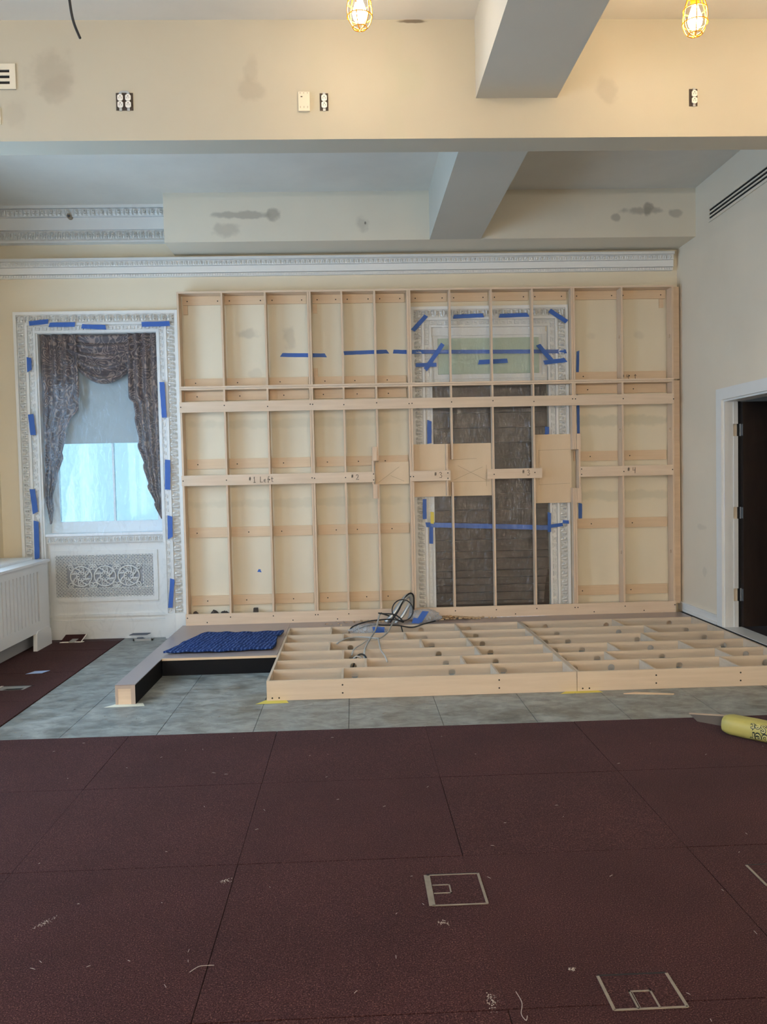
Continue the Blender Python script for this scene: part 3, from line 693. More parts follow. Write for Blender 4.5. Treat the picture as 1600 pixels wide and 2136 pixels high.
for k, (x0, x1, inner) in enumerate(MODS):
    u = thing('upper_wall_frame', ul[k], 'stud frame', ((x0+x1)/2, .07, ZSEAM), 'upper wall frames')
    hz = (3.02,) if k == 3 else ()
    stud(u, x0+.0105, ZSEAM+.019, ZTOP-.019); stud(u, x1-.0105, ZSEAM+.019, ZTOP-.019, holes=hz)
    for xx in inner: stud(u, xx, ZSEAM+.019, ZTOP-.019, holes=hz)
    B(x0, x1, 0, D, ZTOP-.018, ZTOP).build('top_plate', 'birch', u)
    dd = .084 if k == 2 else D
    B(x0, x1, 0, dd, ZSEAM, ZSEAM+.018).build('bottom_plate', 'birch', u)
    ed = [x0+.02]+inner+[x1-.02]
    for a, b in zip(ed[:-1], ed[1:]):
        B(a+.011, b-.011, D, BACK_Y-.002, 3.424, ZTOP-.02).build('cleat', 'cleat_wood', u)
        if k != 2: B(a+.011, b-.011, D, BACK_Y-.002, ZSEAM+.02, 2.672).build('cleat', 'cleat_wood', u)
        screw(u, a+.06, D-.0004, 3.462); screw(u, b-.06, D-.0004, 3.462)
        if k != 2: screw(u, a+.12, D-.0004, 2.625)
    u2 = thing('lower_wall_frame', ll[k], 'stud frame', ((x0+x1)/2, .07, ZS), 'lower wall frames'); lower.append(u2)
    zt = ZSEAM-.020; zb = ZS+.019
    hz2 = (2.05, .77) if k == 3 else ()
    stud(u2, x0+.0105, zb, zt) if k != 3 else [stud(u2, x0+.0105, zb, 1.46), stud(u2, x0+.0105, 1.86, zt)]
    if k == 2: stud(u2, x1-.0105, zb, 1.46); stud(u2, x1-.0105, 1.86, zt)
    else: stud(u2, x1-.0105, zb, zt, holes=hz2)
    for xx in inner:
        if abs(xx-.268) < .01: stud(u2, xx, zb, 1.545); stud(u2, xx, 1.785, zt)
        elif abs(xx-1.037) < .01: stud(u2, xx, zb, 1.548); stud(u2, xx, 1.784, zt)
        else: stud(u2, xx, zb, zt, holes=hz2)
    B(x0, x1, 0, dd, zt, zt+.018).build('top_plate', 'birch', u2)
    B(x0, x1, 0, dd, ZS, ZS+.018).build('bottom_plate', 'birch', u2)
    if k != 2:
        for a, b in zip(ed[:-1], ed[1:]):
            for z0, z1 in ((2.445, zt-.002), (1.740, 1.842), (1.028, 1.132), (.318, .420)):
                B(a+.011, b-.011, D, BACK_Y-.002, z0, z1).build('cleat', 'cleat_wood', u2)
                screw(u2, a+rnd.uniform(.08, .2), D-.0004, (z0+z1)/2-.005)
    else:
        pass
# scabs and short studs round the cut studs
def lone(name, bx, m, label, cat, group=None):
    o = MB().box(*bx).build(name, m); return tag(o, label, cat, group)
B(.212, .258, -.012, .10, 1.785, 1.930).build('stud_block', 'birch_stud', lower[1])
B(.212, .258, -.012, .10, 1.398, 1.545).build('stud_block', 'birch_stud', lower[1])
B(.206, .224, .0, .10, 1.545, 1.785).build('short_stud', 'birch_stud', lower[1])
B(.972, .990, -.002, .10, 1.414, 1.945).build('short_stud', 'birch_stud', lower[2])
B(2.330, 2.374, -.006, .13, 1.862, 2.022).build('stud_block', 'birch_stud', lower[3])
B(2.330, 2.374, -.006, .13, 1.306, 1.458).build('stud_block', 'birch_stud', lower[3])
B(2.352, 2.370, .0, .13, 1.458, 1.862).build('short_stud', 'birch_stud', lower[3])
# plywood backing panels
def panel(x0, x1, z0, z1, y, label):
    o = B(x0, x1, y, y+.008, z0, z1).build('plywood_sheet', 'birch_panel'); return tag(o, label, 'plywood sheet', 'plywood backing panels')
pa = panel(.240, .592, 1.541, 1.772, .0855, 'small plywood panel marked with a pencil cross left of the niche')
pb = panel(.640, 1.452, 1.402, 1.948, .0855, 'wide plywood panel across the left side of the dark boards')
pc = panel(1.900, 2.296, 1.308, 2.024, .0855, 'tall plywood panel at the right side of the dark boards')
def line(parent, x0, z0, x1, z1, y, r=.0016):
    d = Vector((x1-x0, 0, z1-z0)).normalized(); n = Vector((-d.z, 0, d.x))*r
    pts = [(x0-n.x, z0-n.z), (x1-n.x, z1-n.z), (x1+n.x, z1+n.z), (x0+n.x, z0+n.z)]
    MB().prism(pts, y-.0008, y).build('pencil_line', 'pencil_line', parent)
line(pa, .27, 1.56, .49, 1.72, .085); line(pa, .40, 1.63, .54, 1.57, .085)
line(pb, 1.06, 1.57, 1.36, 1.70, .085); line(pb, 1.10, 1.72, 1.40, 1.56, .085); line(pb, 1.05, 1.55, 1.43, 1.55, .085); line(pb, 1.05, 1.78, 1.30, 1.79, .085); line(pb, 1.40, 1.50, 1.40, 1.72, .085)
line(pc, 1.95, 1.50, 2.28, 1.51, .085); line(pc, 1.95, 1.86, 2.28, 1.865, .085); line(pc, 1.955, 1.50, 1.955, 1.86, .085)
# long rails on the front of the frame
def rail(x0, x1, z0, z1, label, screws, y=-.018):
    o = B(x0, x1, y, -.0005, z0, z1).build('plywood_rail', 'birch'); tag(o, label, 'wooden rail', 'rails across the stud frame')
    for (sx, sz) in screws: screw(o, sx, y+.0004, sz)
    return o
cent = [-1.72, -1.281, -.843, -.41, -.385, -.068, .268, .60, .63, 1.037, 1.464, 1.888, 2.29, 2.32, 2.818, 3.345]
rail(-1.732, 3.350, 2.313, 2.418, 'long plywood rail running the full width of the upper stud wall', [(c, 2.37+.01*math.sin(c*9)) for c in cent])
rail(-1.738, 3.356, .139, .255, 'long bottom rail of the stud wall standing on the deck', [(c, .215) for c in cent]+[(c+.2, .165) for c in cent[:-1:2]])
r1 = rail(-1.735, .232, 1.568, 1.674, 'plywood rail marked #1 Left and #2 across the left frames', [(-1.72, 1.62), (-1.281, 1.62), (-.843, 1.615), (-.41, 1.625), (-.385, 1.62), (-.068, 1.62), (.22, 1.65), (.22, 1.59)])
r3 = rail(.595, 1.013, 1.567, 1.672, 'short plywood rail marked #3, left of two over the niche', [(.60, 1.615), (.63, 1.615), (.985, 1.645), (.985, 1.59)])
r3b = rail(1.396, 1.964, 1.573, 1.675, 'short plywood rail marked #3, right of two over the dark boards', [(1.464, 1.62), (1.888, 1.63)])
r4 = rail(2.362, 3.345, 1.575, 1.680, 'plywood rail marked #4 at the right end of the stud wall', [(2.375, 1.655), (2.375, 1.60), (2.818, 1.62), (3.33, 1.63)])
GL = {'#': [[(.25, 0), (.35, 1)], [(.6, 0), (.7, 1)], [(.1, .33), (.85, .36)], [(.12, .64), (.87, .67)]],
      '1': [[(.3, .75), (.5, 1), (.5, 0)], [(.25, 0), (.8, 0)]], '2': [[(.15, .75), (.4, 1), (.7, .85), (.6, .5), (.15, .05), (.85, .05)]],
      '3': [[(.15, .85), (.45, 1), (.7, .8), (.4, .55), (.75, .35), (.6, .05), (.15, .1)]], '4': [[(.25, 1), (.2, .5), (.8, .55)], [(.75, 1), (.7, 0)]],
      'L': [[(.25, 1), (.2, .02), (.75, .05)]], 'e': [[(.2, .3), (.7, .35), (.55, .55), (.25, .45), (.25, .1), (.7, .05)]], 'f': [[(.75, .95), (.5, 1), (.4, .75), (.4, -.1)], [(.2, .5), (.7, .55)]],
      't': [[(.45, .95), (.45, .1), (.75, .08)], [(.2, .6), (.8, .65)]], '^': [[(.5, 0), (.5, 1)], [(.2, .7), (.5, 1), (.8, .7)]]}
def write(parent, text, x, z, h, y, adv=.7):
    for i, ch in enumerate(text):
        m = MB(); hh = h*(.6 if ch == '#' else 1); zo = z+(h-hh)
        for st in GL[ch]: m.tube([(x+i*h*adv+a*hh*.75, y-.0005, zo+b*hh) for a, b in st], .0026, 5)
        o = m.build('handwritten_mark', 'pencil', parent)
    return o
write(r1, '#1', -1.055, 1.59, .058, -.018, .62); write(r1, 'Left', -.947, 1.59, .058, -.018, .62); write(r1, '#2', -.01, 1.595, .055, -.018, .8)
write(r3, '#3', .845, 1.595, .06, -.018, .75); write(r3b, '#3', 1.755, 1.60, .06, -.018, .75); write(r4, '#4', 2.855, 1.60, .06, -.018, .8)
ht = write([o for o in bpy.data.objects if o.name.startswith('upper_wall_frame')][-1], '#4', 2.862, 2.588, .05, D, .8)
write(ht.parent, '^', 2.982, 2.588, .05, D, .8)
# filler strips beside the right wall
for z0, z1, l in ((2.575, 3.53, 'upper narrow plywood filler strip against the right wall'), (.215, 2.56, 'lower long plywood filler strip against the right wall')):
    o = B(3.372, 3.446, .075, .093, z0, z1).build('filler_strip', 'birch'); tag(o, l, 'wooden strip', 'filler strips')

# ------------------------------------------------------------------ deck (finished stage section) with arm
dk = thing('stage_deck', 'finished dark laminate stage deck with a long narrow arm at the left', 'stage', (-1.2, -.7, FZ))
AX0, AX1, AY = -1.774, -1.628, -2.455
H = ZS
B(AX0, AX1, AY, -.001, H-.006, H).build('arm_top', 'laminate', dk)
m = MB(); m.box(AX0, AX0+.018, AY, -.001, FZ, H-.0065).box(AX1-.032, AX1-.0008, AY, -1.60, FZ, H-.0065).box(AX0+.0185, AX1-.0325, AY, AY+.018, H-.030, H-.0065)
m.build('arm_sides', 'ply_edge', dk)
B(AX0+.0185, AX1-.0325, AY+.003, AY+.021, FZ, H-.0305).build('arm_core', 'birch', dk)
B(AX1-.0006, AX1+.0006, AY+.002, -1.60, FZ, H-.006).build('arm_fascia', 'fascia_black', dk)
B(AX1, -.668, -1.585, -.0185, H-.018, H).build('deck_top', 'laminate', dk)
bs = thing('stage_strip', 'dark laminate strip between the platforms and the stud wall', 'stage', (1.3, -.16, FZ))
B(-.666, 3.40, -.311, -.0185, H-.018, H).build('top', 'laminate', bs)
B(AX1, -.668, -1.582, -1.570, FZ, H-.018).build('front_fascia', 'fascia_black', dk)
B(AX1, -.668, -1.588, -1.5855, H-.019, H+.0004).build('edge_banding', 'cleat_wood', dk)
B(-.666, 3.40, -.30, -.285, FZ, H-.018).build('support', 'birch', bs)
# quilted moving blanket
def blanket():
    N_, M_ = 70, 56; g = []
    c = [(-1.65, -1.435), (-.725, -1.395), (-.70, -.60), (-1.46, -.575)]
    for i in range(N_+1):
        u = i/N_; row = []
        for j in range(M_+1):
            v = j/M_
            x = (1-u)*(1-v)*c[0][0]+u*(1-v)*c[1][0]+u*v*c[2][0]+(1-u)*v*c[3][0]
            y = (1-u)*(1-v)*c[0][1]+u*(1-v)*c[1][1]+u*v*c[2][1]+(1-u)*v*c[3][1]
            y += .012*math.sin(u*9)*(abs(2*v-1)**4); x += .012*math.sin(v*8)*(abs(2*u-1)**4)
            if u > .94 and .62 < v < .80: x -= .05*math.sin((v-.62)/.18*math.pi)
            z = H+.020+.0035*math.sin((x*34+.9*math.sin(y*26)))+.004*noise.noise(Vector((x*5, y*5, 0)))+.002*noise.noise(Vector((x*30, y*30, 0)))
            row.append((x, y, z))
        g.append(row)
    o = sheet('moving_blanket', g, 'quilt', None, .016)
    return tag(o, 'folded blue quilted moving blanket lying on the dark deck', 'blanket')
blanket()

# ------------------------------------------------------------------ open platform frames
ROWS = [-2.480, -2.130, -1.813, -1.458, -1.080, -.715, -.330]
PA = (-.665, 1.638); PB = (1.642, 3.405)
HA = [[-.016, .746, 1.151], [-.026, .733, 1.145], [-.034, .711, 1.161], [-.051, .686, 1.151], [-.038, .656, 1.143], [-.048, .652, 1.128]]
HB = [[1.713, 2.007, 2.552, 3.247], [1.707, 1.99, 2.533, 3.24], [1.726, 1.961, 2.564, 3.214], [1.729, 1.937, 2.577, 3.203], [1.70, 1.923, 2.523, 3.182], [1.70, 1.903, 2.522, 3.163]]
DA = [[-.107, 1.056], [.075, .858], [-.111, 1.029], [-.237, .584, 1.011], [-.12, .462, 1.0], [-.239, .996]]
DB = [[2.238, 2.88], [2.055, 2.985], [2.19, 2.815], [2.616], [2.776], [2.586]]
def platform(label, X, Hh, Dv):
    p = thing('platform_frame', label, 'platform', ((X[0]+X[1])/2, -1.4, FZ), 'open platform frames')
    B(X[0], X[1], ROWS[0], ROWS[0]+T, FZ, H).build('front_board', 'birch_platform', p)
    for sx in (0, 1):
        xx = X[sx] if sx == 0 else X[1]-T
        B(xx, xx+T, ROWS[0]+T+.0005, ROWS[-1]-.0005, FZ, H).build('end_board', 'birch_platform', p)
    for r, hh in zip(ROWS[1:], Hh):
        board_holes('joist', 'birch_platform', p, [(h, .078) for h in hh], X[0]+T+.0005, X[1]-T-.0005, FZ, H-.0005, r, r+T*.9, .027)
    for k, dv in enumerate(Dv):
        for d in dv:
            B(d-.008, d+.008, ROWS[k]+T+.0005, ROWS[k+1]-.0005, FZ, H-.001).build('divider', 'birch_platform', p)
            if k == 0:
                screw(p, d, ROWS[0], .095); screw(p, d, ROWS[0], .035)
    for s in (.04, .09): screw(p, X[0]+s, ROWS[0], .012)
    return p
platform('open plywood platform frame beside the blanket, with cables in it', PA, HA, DA)
platform('open plywood platform frame running to the doorway at right', PB, HB, DB)
for (x0, x1, y0, y1, l, m) in ((-.74, -.50, -2.56, -2.45, 'yellow tape under the front left corner of the open platform', 'tape_yellow'), (1.50, 1.82, -2.54, -2.46, 'yellow tape where the two open platforms meet', 'tape_yellow'), (-1.84, -1.55, -2.52, -2.43, 'pale tape under the end of the deck arm', 'tape_white')):
    o = MB().prism([(x0, y0), (x1, y0+.01), (x1-.03, y1), (x0+.07, y1)], FZ, FZ+.001, 'z').build('floor_tape', m); tag(o, l, 'tape')

# ------------------------------------------------------------------ radiator cover
rc = thing('radiator_cover', 'white slatted radiator cover under the left window', 'radiator cover', (-3.3, -1.4, 0))
RX, RE, RS = -3.10, -.055, -2.95
m = MB(); m.box(RX-.018, RX, RS, RE, .765, .838); m.build('top_rail', 'white_gloss', rc)
B(RX-.018, RX, RS, RE, .170, .280).build('bottom_rail', 'white_gloss', rc)
B(RX-.018, RX, -.305, RE, .280, .765).build('corner_stile', 'white_gloss', rc)
y = -.350
k = 0
while y > RS+.1:
    B(RX-.018, RX, y-.058, y-.0, .280, .765).build('slat', 'white_gloss', rc) if k >= 0 else 0
    y -= .0827; k += 1
B(LEFT_X, RX+.02, RS-.02, RE+.02, .838, .862).build('top_shelf', 'white_gloss', rc)
B(LEFT_X, RX-.14, RS, RE-.02, .862, .885).build('raised_lid', 'white_gloss', rc)
B(LEFT_X, RX-.019, RE-.018, RE, .0, .838).build('end_panel', 'white_gloss', rc)
m = MB(); m.prism([(-.430, 0), (-.415, .165), (-.39, .190), (-.10, .190), (-.05, .16), (-.035, .10), (-.035, 0)], RX-.03, RX+.008, 'x'); m.build('foot', 'white_gloss', rc)
B(LEFT_X, RX-.10, RS, RE-.02, .02, .80).build('radiator_core', 'recess_shade_grey', rc)

# ------------------------------------------------------------------ door, casing, hall beyond
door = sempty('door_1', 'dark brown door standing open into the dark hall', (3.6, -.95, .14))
XJ = RIGHT_X
m = MB()
m.box(XJ-.022, XJ, -.925, -.816, .14, 2.37).box(XJ-.022, XJ, -2.06, -1.955, .14, 2.37).box(XJ-.022, XJ, -1.955, -.925, 2.265, 2.37)
m.build('casing', 'white_trim', door)
m = MB(); m.box(XJ, XJ+.085, -.945, -.930, .14, 2.262).box(XJ, XJ+.16, -1.95, -1.935, .14, 2.262).box(XJ, XJ+.16, -1.935, -.945, 2.247, 2.262)
m.build('jamb', 'white_trim', door)
hz = [(1.926, 2.039), (1.158, 1.268), (.386, .506)]
zz2 = [.14]+[q for a in sorted(hz) for q in a]+[2.247]
for a, b in zip(zz2[0::2], zz2[1::2]): B(XJ+.085, XJ+.125, -.952, -.930, a, b).build('stop', 'white_trim', door)
B(XJ+.125, XJ+.158, -.94, -.931, .14, 2.262).build('rebate', 'dark_gap', door)
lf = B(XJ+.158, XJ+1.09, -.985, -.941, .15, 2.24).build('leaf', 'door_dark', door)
for a, b in hz:
    B(XJ+.1555, XJ+.158, -.980, -.948, a+.004, b-.004).build('hinge', 'hinge_metal', door)
    MB().tube([(XJ+.150, -.944, a), (XJ+.150, -.944, b)], .007, 8).build('hinge_pin', 'hinge_metal', door)
B(XJ-.02, XJ+.16, DY0, DY1, .118, .142).build('threshold', 'white_trim', door)
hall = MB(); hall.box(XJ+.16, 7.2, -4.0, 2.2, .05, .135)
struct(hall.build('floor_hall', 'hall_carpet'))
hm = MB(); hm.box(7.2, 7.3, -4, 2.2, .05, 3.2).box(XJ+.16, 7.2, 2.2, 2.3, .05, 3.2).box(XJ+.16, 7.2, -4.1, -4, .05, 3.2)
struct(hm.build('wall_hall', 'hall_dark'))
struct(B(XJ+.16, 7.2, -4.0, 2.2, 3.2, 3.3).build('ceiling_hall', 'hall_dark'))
bb = sempty('baseboard_right', 'white baseboard by the doorway', (XJ, -.4, .14))
B(XJ-.016, XJ, -.80, BACK_Y-.02, .142, .215).build('board', 'white_trim', bb)
B(XJ-.022, XJ, -.80, BACK_Y-.02, .215, .232).build('cap', 'white_trim', bb)
B(XJ-.030, XJ-.0165, -.81, -.01, .142, .168).build('shoe', 'white_trim', bb)
B(PB[1]+.001, XJ, -1.95, -.0, .10, .1385).build('gap_strip', 'dark_gap', bb)
# linear vent on the right wall
vt = thing('linear_vent', 'long slotted air vent high on the right wall', 'vent', (XJ, -1.6, 3.98))
VY0, VY1 = -3.1, -.665
B(XJ-.004, XJ-.0005, VY0, VY1, 3.975, 4.115).build('backing', 'dark_gap', vt)
for a, b in ((4.088, 4.118), (4.052, 4.066), (4.016, 4.030), (3.972, 3.996)):
    B(XJ-.012, XJ-.0045, VY0, VY1, a, b).build('slat', 'right_paint', vt)
B(XJ-.012, XJ-.0045, VY1, VY1+.018, 3.972, 4.118).build('end_cap', 'right_paint', vt)

# ------------------------------------------------------------------ fixtures on the cross beam
BY = -3.380
def outlet(x, z, label, n=1, dx=0.):
    o = thing('power_outlet', label, 'outlet', (x, BY, z-.055), 'bare outlets on the beam')
    wd = .052*n if n == 1 else .102
    B(x-wd/2, x+wd/2, BY-.003, BY-.0003, z-.052, z+.052).build('box_opening', 'outlet_box', o)
    for k in range(n):
        cx_ = x+(k-(n-1)/2)*.047+dx
        B(cx_-.008, cx_+.008, BY-.008, BY-.0035, z-.056, z+.056).build('strap', 'conduit', o)
        for s in (-1, 1):
            pts = []
            for q in range(20):
                a = 2*math.pi*q/20; pts.append((cx_+max(-.0165, min(.0165, .021*math.cos(a))), z+s*.0205+.0195*math.sin(a)))
            f = MB().prism(pts, BY-.015, BY-.0085).build('receptacle', 'outlet_white', o)
            for sx in (-.0065, .0065): B(cx_+sx-.0012, cx_+sx+.0012, BY-.0156, BY-.0151, z+s*.0205-.006, z+s*.0205+.003).build('slot', 'outlet_box', f)
            B(cx_-.003, cx_+.003, BY-.0156, BY-.0151, z+s*.0205+.006, z+s*.0205+.011).build('slot', 'outlet_box', f)
    if n == 2:
        MB().prism([(x-.035, z+.0525), (x+.035, z+.0525), (x+.02, z+.064), (x-.02, z+.064)], BY-.004, BY-.0003).build('ear', 'conduit', o)
outlet(-1.322, 3.922, 'uncovered double outlet at the left of the cross beam', 2)
outlet(-.118, 3.914, 'uncovered outlet beside the blank wall plate on the cross beam', 1, .001)
outlet(2.168, 3.929, 'uncovered outlet at the right end of the cross beam', 1, .004)
pl = thing('wall_plate', 'cream blank cover plate left of the outlet on the cross beam', 'wall plate', (-.239, BY, 3.855))
m = MB(); m.prism([(-.274, 3.856), (-.205, 3.856), (-.204, 3.969), (-.273, 3.970)], BY-.018, BY-.0003); m.build('plate', 'plastic_white', pl)
B(-.259, -.248, BY-.0188, BY-.0181, 3.937, 3.943).build('slot', 'outlet_box', pl)
for sx in (-.262, -.24, -.218):
    B(sx-.0015, sx+.0015, BY-.0188, BY-.0181, 3.872, 3.884).build('notch', 'brass', pl); B(sx-.0015, sx+.0015, BY-.0188, BY-.0181, 3.958, 3.966).build('notch', 'brass', pl)
vg = thing('wall_vent', 'cream slotted wall vent at the far left of the cross beam', 'vent', (-2.1, BY, 3.995))
VX0 = -2.24
B(VX0, -1.965, BY-.004, BY-.0003, 3.997, 4.146).build('backing', 'dark_gap', vg)
for a, b in ((3.997, 4.026), (4.043, 4.060), (4.077, 4.094), (4.111, 4.146)): B(VX0+.04, -1.998, BY-.012, BY-.0045, a, b).build('slat', 'plastic_white', vg)
for a, b in ((VX0, VX0+.04), (-1.998, -1.963)): B(a, b, BY-.012, BY-.0045, 3.997, 4.146).build('side_bar', 'plastic_white', vg)
sp2 = B(-2.2, -2.062, BY-.010, BY-.0003, 3.79, 3.888).build('switch_plate', 'plastic_white'); tag(sp2, 'cream switch plate under the wall vent at the left edge', 'switch plate')
for k, (x, z) in enumerate(((-1.19, 4.335), (-1.18, 3.95), (.03, 4.24), (.06, 4.14))): pass
# dangling wire
o = MB().tube(smooth_pts([(-1.235, -4.7, CEIL_Z), (-1.232, -4.7, 4.0), (-1.216, -4.7, 3.79), (-1.205, -4.69, 3.70), (-1.178, -4.69, 3.626)]), .006, 8).build('dangling_wire', 'brass', None, True)
o.data.materials.clear(); o.data.materials.append(MATS['cable_black']); tag(o, 'loose dark wire hanging from the ceiling at upper left', 'wire')

# ------------------------------------------------------------------ caged work lights and added fill rows
LY = -4.09
def work_light(x, y, z, label, bm_='bulb_glow'):
    o = thing('work_light', label, 'work light', (x, y, z), 'caged work lights')
    # bulb
    k_ = 1.22
    prof = [(.0, -.052), (.016, -.049), (.027, -.036), (.031, -.018), (.027, .004), (.019, .026), (.014, .042)]
    prof = [(a*k_, b*k_) for a, b in prof]
    v = []; n = 16
    for r, h in prof: v += [(x+r*math.cos(2*math.pi*k/n), y+r*math.sin(2*math.pi*k/n), z+h) for k in range(n)]
    f = [(i*n+k, i*n+(k+1) % n, (i+1)*n+(k+1) % n, (i+1)*n+k) for i in range(len(prof)-1) for k in range(n)]
    MB().add(v, f).build('bulb', bm_, o, True)
    m = MB(); gp = [(.006, -.082), (.030, -.074), (.047, -.050), (.055, -.015), (.053, .02), (.043, .055), (.032, .082), (.027, .095)]
    gp = [(a*k_, b*k_) for a, b in gp]
    for q in range(6):
        a = q*math.pi/3+.25; m.tube(smooth_pts([(x+r*math.cos(a), y+r*math.sin(a), z+h) for r, h in gp], 3), .0032, 6)
    for r, h in ((.030*k_, -.074*k_), (.054*k_, -.028*k_), (.050*k_, .03*k_), (.030*k_, .086*k_)):
        m.tube([(x+r*math.cos(2*math.pi*k/20), y+r*math.sin(2*math.pi*k/20), z+h) for k in range(20)], .0032, 6, True)
    m.build('guard', 'guard_yellow', o, True)
    m = MB(); m.tube([(x, y, z+.052), (x, y, z+.07), (x, y, z+.12), (x, y, z+.185), (x, y, z+.20)], [.016, .024, .026, .022, .01], 14); m.build('socket', 'guard_yellow', o, True)
    MB().tube(smooth_pts([(x, y, z+.20), (x+.006, y, z+.24), (x-.004, y, z+.30), (x, y, CEIL_Z)], 3), .005, 6).build('cord', 'guard_yellow', o, True)
    return o
BX = (.096, 1.885); BZ = (4.075, 4.038)
work_light(BX[0], LY, BZ[0], 'caged yellow work light hanging left of the long ceiling beam')
work_light(BX[1], LY, BZ[1], 'caged yellow work light hanging right of the long ceiling beam')
work_light(3.05, LY, BZ[0], 'caged yellow work light next to the right wall')
for x, side in ((-2.8, 'first'), (-1.4, 'second'), (0., 'third'), (1.4, 'fourth'), (2.8, 'fifth')):  # unseen low lamps added to light the far wall from the front
    work_light(x, -14.0, 1.15, 'added fill light of the low unseen row behind the viewer, %s from the left' % side, 'fill_glow_rear')
for x, side in ((-2.8, 'first'), (-1.4, 'second'), (0., 'third'), (1.4, 'fourth'), (2.8, 'fifth')):  # unseen high lamps added as fill for platform and frames
    work_light(x, -12.2, 3.25, 'added fill light of the high unseen row behind the viewer, %s from the left' % side, 'fill_glow_rear')

# ------------------------------------------------------------------ floor boxes
def floor_box(x0, x1, y0, y1, label, hinge='left', u='left'):
    o = thing('floor_box', label, 'floor box', ((x0+x1)/2, (y0+y1)/2, .001), 'carpeted floor boxes')
    t = .006
    B(x0, x1, y0, y1, .0005, .0015).build('lid', 'carpet', o)
    for a in ((x0, x1, y1-.002, y1+.010),): B(*a, .0006, .0012).build('gap', 'dark_gap', o)
    bars = [(x0-.004, x0+t, y0, y1), (x1-t, x1+.004, y0, y1), (x0, x1, y0-.003, y0+t*.8)]
    if hinge == 'left': bars.append((x0, x1, y1-t, y1)); bars[0] = (x0-.012, x0+.012, y0, y1)
    for a in bars: B(*a, .0016, .0034).build('trim_bar', 'box_trim', o)
    w_, h_ = x1-x0, y1-y0
    if u == 'left':
        a0, a1, b0, b1 = x0+.015, x0+.085, y0+h_*.37, y0+h_*.66
        for q in ((a0, a1, b0, b0+t), (a0, a1, b1-t, b1), (a1-t, a1, b0, b1)): B(*q, .0016, .0034).build('cable_flap_trim', 'box_trim', o)
    else:
        a0, a1, b0, b1 = x0+w_*.32, x0+w_*.64, y0, y0+h_*.52
        for q in ((a0, a0+t, b0, b1), (a1-t, a1, b0, b1), (a0, a1, b1-t, b1), (a0+.01, a0+.01+.0015, b0, b1)): B(*q, .0016, .0034).build('cable_flap_trim', 'box_trim', o)
    return o
floor_box(.265, .475, -5.508, -5.265, 'carpeted floor box with metal trim in the middle of the carpet')
floor_box(.752, .978, -6.160, -5.988, 'carpeted floor box with U-shaped trim at the bottom of the picture', 'top', 'bottom')
floor_box(1.575, 1.79, -5.46, -5.288, 'carpeted floor box cut off by the right picture edge', 'top', 'bottom')
fb = thing('floor_box', 'tilted carpeted floor box lid below the plastic sheet', 'floor box', (-2.9, -.01, .0))
def slant(name, x0, x1, y0, z0, y1, z1, t, m, p): 
    return MB().add([(x0, y0, z0), (x1, y0, z0), (x1+.03, y1, z1), (x0+.03, y1, z1), (x0, y0, z0+t), (x1, y0, z0+t), (x1+.03, y1, z1+t), (x0+.03, y1, z1+t)], [(0, 1, 2, 3), (4, 7, 6, 5), (0, 4, 5, 1), (1, 5, 6, 2), (2, 6, 7, 3), (3, 7, 4, 0)]).build(name, m, p)
slant('lid', -3.01, -2.805, -.03, .004, .055, .062, .006, 'carpet', fb)
slant('trim_bar', -3.016, -2.80, -.036, .001, -.03, .005, .006, 'outlet_white', fb)
slant('trim_bar', -2.805, -2.798, -.034, .001, .055, .062, .007, 'outlet_white', fb)
slant('flap', -2.925, -2.865, -.037, .002, .0, .026, .008, 'box_metal', fb)
fb = thing('floor_box', 'opened grey metal floor box in the bare floor below the window', 'floor box', (-2.2, .0, FZ))
m = MB(); m.box(-2.285, -2.085, .0, .014, FZ, .012).box(-2.285, -2.27, .0, .06, FZ, .012).box(-2.10, -2.085, .0, .06, FZ, .012).box(-2.27, -2.10, .014, .06, FZ, -.004); m.build('frame', 'box_metal', fb)
slant('lid', -2.33, -2.15, .03, .045, .075, .055, .006, 'radiator_dark', fb)
B(-2.25, -2.19, .018, .05, -.003, .02).build('socket', 'radiator_dark', fb); B(-2.17, -2.11, .02, .05, -.003, .014).build('socket', 'conduit', fb)
fb = thing('floor_box', 'open floor box with its lid off at the left carpet edge', 'floor box', (-2.73, -1.88, .0))
m = MB(); m.prism([(-2.86, -1.955), (-2.64, -1.945), (-2.62, -1.815), (-2.84, -1.815)], .0006, .0016, 'z'); m.build('tray', 'box_metal', fb)
MB().prism([(-2.80, -1.95), (-2.66, -1.945), (-2.65, -1.90), (-2.78, -1.91)], .0017, .0024, 'z').build('socket_well', 'dark_gap', fb)
MB().prism([(-2.85, -1.825), (-2.60, -1.822), (-2.60, -1.806), (-2.84, -1.806)], .0017, .0024, 'z').build('gap', 'dark_gap', fb)
MB().prism([(-2.88, -1.97), (-2.86, -1.97), (-2.845, -1.815), (-2.865, -1.815)], .0017, .004, 'z').build('trim_bar', 'outlet_white', fb)
o = MB().prism([(-2.83, -1.405), (-2.70, -1.385), (-2.665, -1.285), (-2.79, -1.30)], .0012, .0022, 'z').build('paper_slip', 'paper_blue'); tag(o, 'pale blue paper slip on the carpet by the radiator', 'paper')
